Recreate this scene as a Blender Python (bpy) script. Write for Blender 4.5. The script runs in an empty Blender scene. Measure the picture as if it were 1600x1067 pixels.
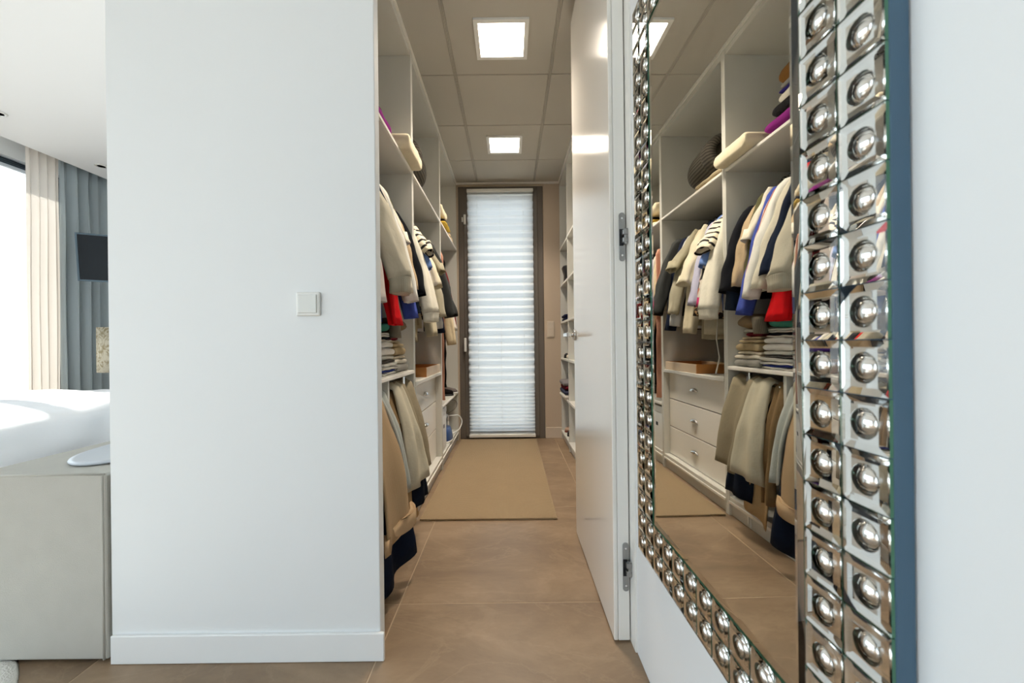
import bpy, bmesh, math, random
from mathutils import Vector, Matrix, noise
random.seed(7)
S = bpy.context.scene
C = S.collection
R = math.radians

# ------------------------------------------------------------------ camera, world, sun, exposure
cd = bpy.data.cameras.new('camera')
cd.sensor_width = 36.0
cd.lens = 14.0
cd.shift_x = 3.0 / 1600
cd.shift_y = 3.5 / 1600
cd.clip_start = 0.02
cd.dof.use_dof = True
cd.dof.focus_distance = 2.3
cd.dof.aperture_fstop = 5.6
cam = bpy.data.objects.new('camera', cd)
C.objects.link(cam)
cam.matrix_world = Matrix.Translation((0, 0, 1.004)) @ Matrix.Rotation(R(90), 4, 'X') @ Matrix.Rotation(R(-0.66), 4, 'Z')
S.camera = cam

W = bpy.data.worlds.new('sky')
S.world = W
W.use_nodes = True
bg = W.node_tree.nodes['Background']
bg.inputs[0].default_value = (0.80, 0.90, 1.0, 1)
bg.inputs[1].default_value = 2.6

sd = bpy.data.lights.new('sun', 'SUN')
sd.energy = 13.0
sd.angle = R(0.6)
sd.color = (1.0, 0.95, 0.88)
sun = bpy.data.objects.new('sun', sd)
C.objects.link(sun)
sun.rotation_euler = Vector((0.93, -0.47, -0.74)).to_track_quat('-Z', 'Y').to_euler()

S.view_settings.view_transform = 'Standard'
S.view_settings.look = 'None'
S.view_settings.gamma = 1.0
S.view_settings.use_curve_mapping = False
S.view_settings.exposure = 0.78
S.cycles.max_bounces = 10
S.cycles.diffuse_bounces = 6
S.cycles.glossy_bounces = 6
S.cycles.transmission_bounces = 6
S.cycles.transparent_max_bounces = 8
S.cycles.sample_clamp_indirect = 6.0
S.cycles.use_denoising = True
S.cycles.caustics_reflective = False
S.cycles.caustics_refractive = False

# ------------------------------------------------------------------ materials
def lin(c):
    out = []
    for v in c[:3]:
        v /= 255.0
        out.append(v / 12.92 if v <= 0.04045 else ((v + 0.055) / 1.055) ** 2.4)
    return (*out, 1.0)

class NT:
    def __init__(self, m):
        self.t = m.node_tree
        self.b = self.t.nodes['Principled BSDF']
    def n(self, typ, **kw):
        nd = self.t.nodes.new(typ)
        for k, v in kw.items():
            if k in nd.inputs:
                nd.inputs[k].default_value = v
            else:
                setattr(nd, k, v)
        return nd
    def l(self, a, b):
        self.t.links.new(a, b)

def mat(name, rgb, rough=0.6, metal=0.0, bump=None, vary=0.0, vscale=6.0, spec=None, sheen=0.0, coat=0.0):
    m = bpy.data.materials.new(name)
    m.use_nodes = True
    q = NT(m)
    b = q.b
    b.inputs['Base Color'].default_value = lin(rgb)
    b.inputs['Roughness'].default_value = rough
    b.inputs['Metallic'].default_value = metal
    if spec is not None:
        b.inputs['Specular IOR Level'].default_value = spec
    if sheen:
        b.inputs['Sheen Weight'].default_value = sheen
    if coat:
        b.inputs['Coat Weight'].default_value = coat
        b.inputs['Coat Roughness'].default_value = 0.06
    tc = None
    if bump or vary:
        tc = q.n('ShaderNodeTexCoord')
    if vary:
        nz = q.n('ShaderNodeTexNoise', Scale=vscale, Detail=4.0)
        q.l(tc.outputs['Object'], nz.inputs['Vector'])
        mx = q.n('ShaderNodeMix', data_type='RGBA')
        c = lin(rgb)
        mx.inputs[6].default_value = (*[v * (1 - vary) for v in c[:3]], 1)
        mx.inputs[7].default_value = (*[min(1, v * (1 + vary)) for v in c[:3]], 1)
        q.l(nz.outputs[0], mx.inputs[0])
        q.l(mx.outputs[2], b.inputs['Base Color'])
    if bump:
        sc, st, di = bump
        nb = q.n('ShaderNodeTexNoise', Scale=sc, Detail=3.0)
        q.l(tc.outputs['Object'], nb.inputs['Vector'])
        bp = q.n('ShaderNodeBump', Strength=st, Distance=di)
        q.l(nb.outputs[0], bp.inputs['Height'])
        q.l(bp.outputs[0], b.inputs['Normal'])
    return m

_cl = {}
def cloth(rgb, vary=0.08):
    k = tuple(rgb)
    if k not in _cl:
        _cl[k] = mat('cloth_%d_%d_%d' % k, rgb, 0.92, 0, (34, 0.5, 0.006), vary, 9, spec=0.12, sheen=0.0)
    return _cl[k]

def wave_mat(name, c1, c2, scale, lo, hi, axis='V', rough=0.9, bump=False):
    """bands along a loft's length (V) or around it (U), taken from the mesh UV"""
    m = bpy.data.materials.new(name); m.use_nodes = True
    q = NT(m); q.b.inputs['Roughness'].default_value = rough
    uv = q.n('ShaderNodeUVMap'); sp = q.n('ShaderNodeSeparateXYZ'); q.l(uv.outputs[0], sp.inputs[0])
    mu = q.n('ShaderNodeMath', operation='MULTIPLY'); mu.inputs[1].default_value = scale
    q.l(sp.outputs[0 if axis == 'U' else 1], mu.inputs[0])
    fr = q.n('ShaderNodeMath', operation='FRACT'); q.l(mu.outputs[0], fr.inputs[0])
    gt = q.n('ShaderNodeMath', operation='GREATER_THAN'); gt.inputs[1].default_value = lo
    q.l(fr.outputs[0], gt.inputs[0])
    lt = q.n('ShaderNodeMath', operation='LESS_THAN'); lt.inputs[1].default_value = hi
    q.l(fr.outputs[0], lt.inputs[0])
    an = q.n('ShaderNodeMath', operation='MULTIPLY'); q.l(gt.outputs[0], an.inputs[0]); q.l(lt.outputs[0], an.inputs[1])
    mx = q.n('ShaderNodeMix', data_type='RGBA'); mx.inputs[6].default_value = lin(c1); mx.inputs[7].default_value = lin(c2)
    q.l(an.outputs[0], mx.inputs[0]); q.l(mx.outputs[2], q.b.inputs['Base Color'])
    if bump:
        bp = q.n('ShaderNodeBump', Strength=0.6, Distance=0.003); q.l(an.outputs[0], bp.inputs['Height'])
        q.l(bp.outputs[0], q.b.inputs['Normal'])
    return m

M = {}
M['wall'] = mat('white_wall_paint', (232, 235, 236), 0.55, 0, (90, 0.05, 0.002))
M['base'] = mat('white_skirting', (236, 238, 238), 0.4)
M['ceil'] = mat('ceiling_paint', (240, 240, 240), 0.8)
M['closet_wall'] = mat('closet_wall_paint', (192, 175, 155), 0.7)
M['panel'] = mat('melamine_panel', (210, 209, 202), 0.45, 0, (400, 0.05, 0.0005))
M['drawer'] = mat('drawer_panel_lightened', (240, 237, 230), 0.4)  # panel finish, lightened to put light missing on the drawers into its colour
M['panel_edge'] = mat('melamine_edge', (236, 233, 226), 0.4)
M['door'] = mat('door_lacquer', (232, 230, 224), 0.16, 0, (5, 0.03, 0.004), coat=0.3)
M['door_edge'] = mat('door_frame_lacquer', (232, 231, 226), 0.3)
M['chrome'] = mat('chrome', (225, 225, 225), 0.08, 1.0)
M['steel'] = mat('satin_steel', (165, 166, 165), 0.35, 1.0)
M['black'] = mat('black_plastic', (16, 16, 18), 0.5)
M['mirror'] = mat('mirror_silver', (247, 248, 246), 0.0, 1.0)
M['bevel'] = mat('bevelled_mirror', (242, 246, 242), 0.03, 1.0)
M['glass_edge'] = mat('green_glass_edge', (70, 120, 95), 0.12, 0.3)
M['dome'] = mat('silvered_glass_dome', (238, 238, 236), 0.05, 1.0)
M['blue_frame'] = mat('blue_grey_lacquer', (66, 98, 122), 0.5, 0, None, 0.05, 4)
M['alu'] = mat('grey_aluminium', (104, 96, 88), 0.45, 0.0)
M['alu_dark'] = mat('dark_aluminium', (52, 66, 76), 0.4)
M['plastic'] = mat('white_plastic', (232, 232, 228), 0.35)
M['plastic_warm'] = mat('ivory_plastic', (205, 192, 176), 0.4)
M['ceiltile'] = mat('ceiling_tile', (188, 184, 174), 0.85, 0, (700, 0.25, 0.001), 0.04, 3)
M['gridbar'] = mat('ceiling_grid', (168, 160, 145), 0.6)
M['wood'] = mat('tray_wood', (208, 186, 158), 0.5, 0, None, 0.12, 14)
M['linen'] = mat('bench_linen', (184, 182, 174), 0.9, 0, (300, 0.4, 0.002), 0.07, 12, spec=0.1)
M['bed'] = mat('white_bedspread', (245, 246, 248), 0.85, 0, (60, 0.25, 0.004), spec=0.1)
M['grout'] = mat('floor_grout', (186, 164, 138), 0.8)
M['ground'] = mat('terrace_stone', (186, 180, 170), 0.8)
def clear_glass():
    m = bpy.data.materials.new('clear_bevelled_glass'); m.use_nodes = True
    b = m.node_tree.nodes['Principled BSDF']
    b.inputs['Base Color'].default_value = (0.985, 0.995, 0.99, 1); b.inputs['Roughness'].default_value = 0.0
    b.inputs['IOR'].default_value = 1.5; b.inputs['Transmission Weight'].default_value = 1.0
    return m
M['clear'] = clear_glass()

def floor_mat():
    m = bpy.data.materials.new('brown_stone_tile'); m.use_nodes = True
    q = NT(m); b = q.b
    tc = q.n('ShaderNodeTexCoord'); oi = q.n('ShaderNodeObjectInfo')
    ad = q.n('ShaderNodeVectorMath', operation='MULTIPLY_ADD')
    cb = q.n('ShaderNodeCombineXYZ')
    q.l(oi.outputs['Random'], cb.inputs[0]); q.l(oi.outputs['Random'], cb.inputs[1]); q.l(oi.outputs['Random'], cb.inputs[2])
    q.l(cb.outputs[0], ad.inputs[0]); ad.inputs[1].default_value = (37, 23, 11); q.l(tc.outputs['Object'], ad.inputs[2])
    mp = q.n('ShaderNodeMapping'); mp.inputs['Rotation'].default_value = (0, 0, 0.35); mp.inputs['Scale'].default_value = (1.0, 1.9, 1)
    q.l(ad.outputs[0], mp.inputs['Vector'])
    n1 = q.n('ShaderNodeTexNoise', Scale=2.2, Detail=9.0, Roughness=0.66, Distortion=0.35); q.l(mp.outputs[0], n1.inputs['Vector'])
    r1 = q.n('ShaderNodeValToRGB'); q.l(n1.outputs[0], r1.inputs[0])
    e = r1.color_ramp.elements
    e[0].position = 0.28; e[0].color = lin((116, 96, 76)); e[1].position = 0.75; e[1].color = lin((166, 142, 116))
    k = e.new(0.5); k.color = lin((140, 118, 94))
    n2 = q.n('ShaderNodeTexNoise', Scale=1.3, Detail=6.0, Roughness=0.6, Distortion=2.2); q.l(mp.outputs[0], n2.inputs['Vector'])
    r2 = q.n('ShaderNodeValToRGB'); q.l(n2.outputs[0], r2.inputs[0])
    f = r2.color_ramp.elements
    f[0].position = 0.475; f[0].color = (0, 0, 0, 1); f[1].position = 0.5; f[1].color = (1, 1, 1, 1); g = f.new(0.525); g.color = (0, 0, 0, 1)
    ml = q.n('ShaderNodeMath', operation='MULTIPLY'); ml.inputs[1].default_value = 0.13; q.l(r2.outputs[0], ml.inputs[0])
    mx = q.n('ShaderNodeMix', data_type='RGBA'); mx.inputs[7].default_value = lin((190, 166, 138))
    q.l(ml.outputs[0], mx.inputs[0]); q.l(r1.outputs[0], mx.inputs[6]); q.l(mx.outputs[2], b.inputs['Base Color'])
    b.inputs['Roughness'].default_value = 0.38
    bp = q.n('ShaderNodeBump', Strength=0.12, Distance=0.004); q.l(n1.outputs[0], bp.inputs['Height']); q.l(bp.outputs[0], b.inputs['Normal'])
    return m
M['floor'] = floor_mat()

def weave_mat(name, rgb, sx, sy, dark=0.8, dist=0.004):
    m = bpy.data.materials.new(name); m.use_nodes = True
    q = NT(m); b = q.b; b.inputs['Roughness'].default_value = 0.95; b.inputs['Specular IOR Level'].default_value = 0.1
    tc = q.n('ShaderNodeTexCoord')
    w1 = q.n('ShaderNodeTexWave', Scale=sx, Distortion=1.0, bands_direction='X'); q.l(tc.outputs['Object'], w1.inputs['Vector'])
    w2 = q.n('ShaderNodeTexWave', Scale=sy, Distortion=1.0, bands_direction='Y'); q.l(tc.outputs['Object'], w2.inputs['Vector'])
    mu = q.n('ShaderNodeMath', operation='MULTIPLY'); q.l(w1.outputs['Fac'], mu.inputs[0]); q.l(w2.outputs['Fac'], mu.inputs[1])
    nz = q.n('ShaderNodeTexNoise', Scale=4.0, Detail=4.0); q.l(tc.outputs['Object'], nz.inputs['Vector'])
    m2 = q.n('ShaderNodeMath', operation='ADD'); q.l(mu.outputs[0], m2.inputs[0]); q.l(nz.outputs[0], m2.inputs[1])
    mx = q.n('ShaderNodeMix', data_type='RGBA'); c = lin(rgb)
    mx.inputs[6].default_value = (*[v * dark for v in c[:3]], 1); mx.inputs[7].default_value = c
    q.l(m2.outputs[0], mx.inputs[0]); q.l(mx.outputs[2], b.inputs['Base Color'])
    bp = q.n('ShaderNodeBump', Strength=0.6, Distance=dist); q.l(mu.outputs[0], bp.inputs['Height']); q.l(bp.outputs[0], b.inputs['Normal'])
    return m
M['rug'] = weave_mat('woven_sisal', (162, 141, 112), 38, 52, 0.84)
M['curtain'] = weave_mat('grey_linen_curtain', (172, 182, 186), 60, 60, 0.9, 0.001)

def translucent(name, rgb, mixf, rough=1.0, transp=0.0):
    m = bpy.data.materials.new(name); m.use_nodes = True
    t = m.node_tree; t.nodes.clear()
    o = t.nodes.new('ShaderNodeOutputMaterial')
    d = t.nodes.new('ShaderNodeBsdfDiffuse'); d.inputs[0].default_value = lin(rgb)
    tr = t.nodes.new('ShaderNodeBsdfTranslucent'); tr.inputs[0].default_value = lin(rgb)
    mx = t.nodes.new('ShaderNodeMixShader'); mx.inputs[0].default_value = mixf
    t.links.new(d.outputs[0], mx.inputs[1]); t.links.new(tr.outputs[0], mx.inputs[2])
    if transp:
        tp = t.nodes.new('ShaderNodeBsdfTransparent')
        m2 = t.nodes.new('ShaderNodeMixShader'); m2.inputs[0].default_value = transp
        t.links.new(mx.outputs[0], m2.inputs[1]); t.links.new(tp.outputs[0], m2.inputs[2]); mx = m2
    t.links.new(mx.outputs[0], o.inputs[0])
    return m
M['blind'] = translucent('pleated_blind_fabric', (234, 238, 240), 0.47)
M['sheer'] = translucent('sheer_curtain', (224, 216, 207), 0.25)
M['shade'] = translucent('lamp_shade_fabric', (214, 200, 168), 0.4)

def glass_mat():
    m = bpy.data.materials.new('window_glass'); m.use_nodes = True
    t = m.node_tree; t.nodes.clear()
    o = t.nodes.new('ShaderNodeOutputMaterial')
    g = t.nodes.new('ShaderNodeBsdfGlossy'); g.inputs['Roughness'].default_value = 0.0
    tp = t.nodes.new('ShaderNodeBsdfTransparent'); tp.inputs[0].default_value = (0.95, 0.97, 0.97, 1)
    fr = t.nodes.new('ShaderNodeFresnel'); fr.inputs[0].default_value = 1.45
    mx = t.nodes.new('ShaderNodeMixShader')
    t.links.new(fr.outputs[0], mx.inputs[0]); t.links.new(tp.outputs[0], mx.inputs[1]); t.links.new(g.outputs[0], mx.inputs[2])
    t.links.new(mx.outputs[0], o.inputs[0])
    return m
M['glass'] = glass_mat()

def emit_mat(name, col, st):
    m = bpy.data.materials.new(name); m.use_nodes = True
    b = m.node_tree.nodes['Principled BSDF']
    b.inputs['Base Color'].default_value = (0.9, 0.88, 0.85, 1)
    b.inputs['Emission Color'].default_value = (*col, 1); b.inputs['Emission Strength'].default_value = st
    return m
M['led'] = emit_mat('led_panel_light', (1.0, 0.86, 0.70), 9.0)

# ------------------------------------------------------------------ object helpers
def tag(o, label=None, cat=None, group=None, kind=None):
    if label: o['label'] = label
    if cat: o['category'] = cat
    if group: o['group'] = group
    if kind: o['kind'] = kind
    return o

def thing(name, label, cat, loc=(0, 0, 0), rz=0.0, group=None):
    o = bpy.data.objects.new(name, None)
    o.empty_display_size = 0.05
    C.objects.link(o)
    o.location = loc; o.rotation_euler = (0, 0, rz)
    return tag(o, label, cat, group)

def world_loc(p):
    v = Vector((0, 0, 0))
    while p is not None:
        v += p.location; p = p.parent
    return v

def link(name, me, material, parent=None, smooth=False, loc=None):
    o = bpy.data.objects.new(name, me)
    if material is not None and not me.materials:
        for mm in (material if isinstance(material, (list, tuple)) else [material]):
            me.materials.append(mm)
    C.objects.link(o)
    if parent is not None: o.parent = parent
    if loc is not None: o.location = loc
    if smooth:
        for p in me.polygons: p.use_smooth = True
    return o

def finish(name, bm, material, parent=None, smooth=False, local=False):
    """bm in world coordinates unless local; becomes ONE mesh object"""
    bmesh.ops.recalc_face_normals(bm, faces=bm.faces)
    me = bpy.data.meshes.new(name)
    if local:
        off = None
    elif parent is not None:
        off = world_loc(parent)
    else:
        vs = [v.co for v in bm.verts]
        off = Vector(((min(v.x for v in vs) + max(v.x for v in vs)) / 2, (min(v.y for v in vs) + max(v.y for v in vs)) / 2, min(v.z for v in vs)))
    if off is not None:
        bmesh.ops.translate(bm, verts=bm.verts, vec=-off)
    bm.to_mesh(me); bm.free()
    o = link(name, me, material, parent, smooth)
    if parent is None and off is not None: o.location = off
    return o

def add_box(bm, lo, hi, bev=0.0, mi=0, seg=1):
    r = bmesh.ops.create_cube(bm, size=1.0)
    vs = r['verts']
    c = [(a + b) / 2 for a, b in zip(lo, hi)]; s = [abs(b - a) for a, b in zip(lo, hi)]
    for v in vs: v.co = Vector((v.co.x * s[0] + c[0], v.co.y * s[1] + c[1], v.co.z * s[2] + c[2]))
    fs = set(f for v in vs for f in v.link_faces)
    for f in fs: f.material_index = mi
    if bev > 0:
        es = list(set(e for f in fs for e in f.edges))
        bmesh.ops.bevel(bm, geom=es, offset=min(bev, min(s) * 0.45), segments=seg, affect='EDGES', profile=0.5)

def box(name, lo, hi, material, parent=None, bev=0.0015, seg=1):
    bm = bmesh.new(); add_box(bm, lo, hi, bev, 0, seg)
    return finish(name, bm, material, parent)

def boxes(name, lst, material, parent=None, bev=0.0015):
    bm = bmesh.new()
    for lo, hi in lst: add_box(bm, lo, hi, bev)
    return finish(name, bm, material, parent)

def add_tube(bm, pts, rad, n=8, cap=True):
    pts = [Vector(p) for p in pts]
    rs = rad if isinstance(rad, (list, tuple)) else [rad] * len(pts)
    rings = []
    up = Vector((0, 0, 1))
    for i, p in enumerate(pts):
        d = (pts[min(i + 1, len(pts) - 1)] - pts[max(i - 1, 0)]).normalized()
        a = d.cross(up)
        if a.length < 0.05: a = d.cross(Vector((1, 0, 0)))
        a.normalize(); b = d.cross(a).normalized()
        rings.append([bm.verts.new(p + (a * math.cos(t) + b * math.sin(t)) * rs[i]) for t in [2 * math.pi * k / n for k in range(n)]])
    for r0, r1 in zip(rings, rings[1:]):
        for k in range(n):
            bm.faces.new((r0[k], r0[(k + 1) % n], r1[(k + 1) % n], r1[k]))
    if cap:
        bm.faces.new(rings[0]); bm.faces.new(rings[-1])

def smooth_path(pts, k=6):
    P = [Vector(p) for p in pts]; P = [P[0] * 2 - P[1]] + P + [P[-1] * 2 - P[-2]]; out = []
    for i in range(1, len(P) - 2):
        for j in range(k):
            t = j / k
            out.append(0.5 * ((2 * P[i]) + (P[i + 1] - P[i - 1]) * t + (2 * P[i - 1] - 5 * P[i] + 4 * P[i + 1] - P[i + 2]) * t * t + (3 * P[i] - P[i - 1] - 3 * P[i + 1] + P[i + 2]) * t ** 3))
    return out + [P[-2]]

def tube(name, pts, rad, material, parent=None, n=10):
    if len(pts) > 3 and not isinstance(rad, (list, tuple)): pts = smooth_path(pts)
    bm = bmesh.new(); add_tube(bm, pts, rad, n)
    return finish(name, bm, material, parent, True)

def add_loft(bm, rings, cap=True, mi=0):
    uvl = bm.loops.layers.uv.verify()
    vr = [[bm.verts.new(p) for p in r] for r in rings]
    n = len(rings[0]); dist = [0.0]
    for a, b in zip(rings, rings[1:]):
        dist.append(dist[-1] + sum((Vector(p) - Vector(q)).length for p, q in zip(a, b)) / n)
    for i in range(len(vr) - 1):
        for k in range(n):
            k2 = (k + 1) % n
            f = bm.faces.new((vr[i][k], vr[i][k2], vr[i + 1][k2], vr[i + 1][k]))
            f.material_index = mi; f.smooth = True
            for lp, (u, v) in zip(f.loops, ((k, i), (k + 1, i), (k + 1, i + 1), (k, i + 1))):
                lp[uvl].uv = (u / n, dist[v])
    if cap:
        for r in (vr[0], vr[-1]):
            try:
                f = bm.faces.new(r); f.material_index = mi
            except ValueError: pass

def add_lathe(bm, prof, c, n=24, axis='Z'):
    rings = []
    for r, h in prof:
        ring = []
        for k in range(n):
            t = 2 * math.pi * k / n; a, b = r * math.cos(t), r * math.sin(t)
            if axis == 'Z': p = (c[0] + a, c[1] + b, c[2] + h)
            elif axis == 'X': p = (c[0] + h, c[1] + a, c[2] + b)
            else: p = (c[0] + a, c[1] + h, c[2] + b)
            ring.append(p)
        rings.append(ring)
    add_loft(bm, rings)

def sgnpow(v, e): return math.copysign(abs(v) ** e, v)
def nz(x, y, z=0.0): return noise.noise(Vector((x, y, z)))

# ------------------------------------------------------------------ constants of the place
ZC = 2.71           # ceiling
YW = 1.274          # partition front
XR = 0.40           # right wall
YF = 4.22           # closet far wall
XPL, XPR = -1.285, -0.425

# ------------------------------------------------------------------ structure
def struct(o): o['kind'] = 'structure'; return o

fl = struct(box('floor', (-4.4, -2.6, -0.06), (1.2, 4.4, -0.0012), M['grout'], None, 0))
bm = bmesh.new(); add_box(bm, (-0.4482, -0.4482, 0.003), (0.4482, 0.4482, 0.006), 0.0012)
tile_me = bpy.data.meshes.new('floor_tile')
bm.to_mesh(tile_me); bm.free(); tile_me.materials.append(M['floor'])
for i in range(-4, 2):
    for j in range(-4, 4):
        x, y = -0.439 + 0.9 * i + 0.45, 1.545 + 0.9 * j - 0.45
        if x - 0.45 < -4.45 or x > 1.0: continue
        o = bpy.data.objects.new('floor_tile', tile_me); C.objects.link(o); o.parent = fl
        o.location = Vector((x, y, -0.006)) - fl.location

struct(box('ground', (-14, -9, -0.5), (9, 14, -0.08), M['ground'], None, 0))

wp = struct(boxes('wall_partition', [((XPL, YW, 0), (XPR, YW + 0.043, ZC)), ((XPL, YW + 0.043, 0), (XPR - 0.03, YW + 0.12, ZC)),
      ((XPL, YW + 0.12, 0), (-1.19, 4.4, ZC))], M['wall'], None, 0.002))
struct(boxes('baseboard_partition', [((XPL + 0.006, YW - 0.012, 0.001), (XPR + 0.014, YW - 0.0005, 0.09))], M['base'], None, 0.002))
wr = struct(boxes('wall_right', [((XR, -2.6, 0), (XR + 0.15, 1.285, ZC))], M['wall'], None, 0.002))
struct(boxes('wall_closet_front', [((XR + 0.15, 1.285, 0), (1.2, 1.42, ZC))], M['wall'], None, 0))
struct(boxes('wall_closet_side', [((1.16, 1.42, 0), (1.25, 4.4, ZC))], M['closet_wall'], None, 0))
struct(boxes('trim_1', [((0.3935, 1.285, 0.001), (XR + 0.149, 1.42, 2.695)), ((XPR - 0.029, 1.318, 2.696), (XR + 0.149, 1.42, 2.709))], M['door_edge'], None, 0.002))
struct(boxes('wall_closet_end', [((-1.19, YF, 0), (-0.535, 4.4, ZC)), ((0.364, YF, 0), (1.16, 4.4, ZC)), ((-0.535, YF, 2.672), (0.364, 4.4, ZC))], M['closet_wall'], None, 0.002))
struct(boxes('baseboard_closet_end', [((0.366, YF - 0.012, 0.001), (0.6, YF - 0.0005, 0.115))], M['plastic_warm'], None, 0.002))
struct(boxes('wall_far', [((-4.55, 4.4, 0), (XPL, 4.5, 3.0))], M['wall'], None, 0))
struct(boxes('wall_back', [((-4.55, -2.7, 0), (-2.9, -2.6, 3.0)), ((-0.85, -2.7, 0), (XR, -2.6, 3.0)), ((-2.9, -2.7, 2.6), (-0.85, -2.6, 3.0))], M['wall'], None, 0))
w3 = struct(thing('window_3', 'tall bedroom window in the wall opposite the closet', 'window', (-1.875, -2.65, 0)))
for xx in (-2.9, -1.91, -0.92):
    box('window_post', (xx, -2.68, 0.03), (xx + 0.07, -2.62, 2.57), M['alu_dark'], w3)
box('top_rail', (-2.9, -2.68, 2.57), (-0.85, -2.62, 2.6), M['alu_dark'], w3)
box('bottom_rail', (-2.9, -2.68, 0.001), (-0.85, -2.62, 0.03), M['alu_dark'], w3)
for xa, xb in ((-2.83, -1.91), (-1.84, -0.92)):
    box('pane', (xa, -2.654, 0.03), (xb, -2.647, 2.57), M['glass'], w3, 0)
struct(boxes('ceiling', [((-4.05, -2.6, ZC), (XR + 0.15, YW + 0.1, ZC + 0.06)), ((-4.05, YW + 0.1, ZC), (-1.19, 4.4, ZC + 0.06)),
      ((-4.55, -2.6, 2.95), (-4.05, 4.4, 3.0)), ((-4.07, -2.6, ZC + 0.06), (-4.05, 4.4, 2.95))], M['ceil'], None, 0))
# window wall of the bedroom
WX = -4.42
struct(boxes('wall_window', [((WX - 0.13, 4.0, 0), (WX, 4.4, 2.95)), ((WX - 0.13, -2.6, 2.715), (WX, 4.0, 2.95)), ((WX - 0.13, -2.6, 0), (WX, -2.3, 2.74))], M['wall'], None, 0))
w1 = struct(thing('window_1', 'tall sliding bedroom window with dark top rail behind the sheer curtain', 'window', (WX - 0.06, 0.7, 0)))
for yy in (-2.28, -0.45, 1.25, 3.03, 3.91):
    box('window_post', (WX - 0.11, yy, 0.03), (WX - 0.03, yy + 0.08, 2.66), M['alu_dark'], w1)
for k in range(3):
    box('top_rail', (WX - 0.11, -2.28, 2.645 + k * 0.024), (WX - 0.01 - 0.02 * k, 3.99, 2.660 + k * 0.024), M['alu_dark'], w1)
box('bottom_rail', (WX - 0.11, -2.28, 0.002), (WX - 0.02, 3.99, 0.03), M['alu_dark'], w1)
for y0, y1 in ((-2.2, -0.45), (-0.37, 1.25), (1.33, 3.03), (3.11, 3.91)):
    box('pane', (WX - 0.075, y0, 0.03), (WX - 0.067, y1, 2.65), M['glass'], w1, 0)

# suspended ceiling of the closet
cc = struct(boxes('ceiling_closet', [((-1.19, YW + 0.1, ZC + 0.02), (1.16, 4.4, ZC + 0.08))], M['gridbar'], None, 0))
gx = [-0.928, -0.328, 0.272, 0.872]
gy = [1.395, 1.93, 2.526, 3.11, 3.70, YF]
LAMP_W = 7.2
LIGHTS = [(-0.028, 2.228), (-0.028, 3.405)]
for i in range(3):
    for j in range(5):
        box('ceiling_tile', (gx[i] + 0.009, gy[j] + 0.003, ZC), (gx[i + 1] - 0.009, gy[j + 1] - 0.003, ZC + 0.019), M['ceiltile'], cc, 0.003)
for x in gx[1:3]:
    box('grid_bar', (x - 0.0075, 1.40, ZC + 0.003), (x - 0.001, YF, ZC + 0.0199), M['ceiltile'], cc, 0.001)
    box('grid_bar', (x + 0.001, 1.40, ZC + 0.003), (x + 0.0075, YF, ZC + 0.0199), M['ceiltile'], cc, 0.001)

struct(boxes('trim_2', [((-0.575, 1.42, ZC - 0.018), (-0.545, YF, ZC - 0.0005)), ((0.525, 1.50, ZC - 0.018), (0.555, YF, ZC - 0.0005)), ((-0.545, YF - 0.022, ZC - 0.018), (0.525, YF, ZC - 0.0005))], M['panel_edge'], None, 0.001))
# ------------------------------------------------------------------ closet lamps
for (lx, ly), lab in zip(LIGHTS, ('square ceiling light panel nearer the doorway, glowing warm white', 'square ceiling light panel nearer the tall window, glowing warm white')):
    t = thing('ceiling_light', lab, 'light', (lx, ly, ZC - 0.012), 0, 'ceiling lights of the closet')
    a, b2 = 0.148, 0.124
    bm = bmesh.new()
    for lo, hi in (((-a, -a), (a, -b2)), ((-a, b2), (a, a)), ((-a, -b2), (-b2, b2)), ((b2, -b2), (a, b2))):
        add_box(bm, (lx + lo[0], ly + lo[1], ZC - 0.012), (lx + hi[0], ly + hi[1], ZC - 0.0005), 0.0)
    finish('frame', bm, M['plastic'], t)
    box('diffuser', (lx - b2 + 0.0005, ly - b2 + 0.0005, ZC - 0.009), (lx + b2 - 0.0005, ly + b2 - 0.0005, ZC - 0.002), M['led'], t, 0)
    ld = bpy.data.lights.new('panel_lamp', 'AREA'); ld.shape = 'SQUARE'; ld.size = 0.245; ld.energy = LAMP_W; ld.color = (1.0, 0.87, 0.72); ld.spread = R(110)
    lo_ = bpy.data.objects.new('panel_lamp', ld); C.objects.link(lo_); lo_.parent = t; lo_.location = (0, 0, 0.0025)

# ------------------------------------------------------------------ closet window (door_2) with pleated blind
wd = struct(thing('window_2', 'tall closet window in a wide grey aluminium frame', 'window', (-0.085, 4.3, 0)))
fx0, fx1, fz = -0.533, 0.362, 2.67
box('frame_side', (fx0, YF - 0.004, 0.001), (fx0 + 0.06, 4.36, fz), M['alu'], wd, 0.003)
box('frame_side', (fx1 - 0.06, YF - 0.004, 0.001), (fx1, 4.36, fz), M['alu'], wd, 0.003)
box('frame_head', (fx0 + 0.06, YF - 0.004, fz - 0.055), (fx1 - 0.06, 4.36, fz), M['alu'], wd, 0.003)
box('threshold', (fx0 + 0.06, YF - 0.004, 0.001), (fx1 - 0.06, 4.36, 0.03), M['alu'], wd, 0.003)
sx0, sx1 = fx0 + 0.058, fx1 - 0.058
box('sash_side', (sx0, YF - 0.014, 0.028), (sx0 + 0.065, 4.34, fz - 0.05), M['alu'], wd, 0.003)
box('sash_side', (sx1 - 0.065, YF - 0.014, 0.028), (sx1, 4.34, fz - 0.05), M['alu'], wd, 0.003)
box('sash_rail', (sx0 + 0.065, YF - 0.014, fz - 0.12), (sx1 - 0.065, 4.34, fz - 0.05), M['alu'], wd, 0.003)
box('sash_rail', (sx0 + 0.065, YF - 0.014, 0.028), (sx1 - 0.065, 4.34, 0.10), M['alu'], wd, 0.003)
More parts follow.
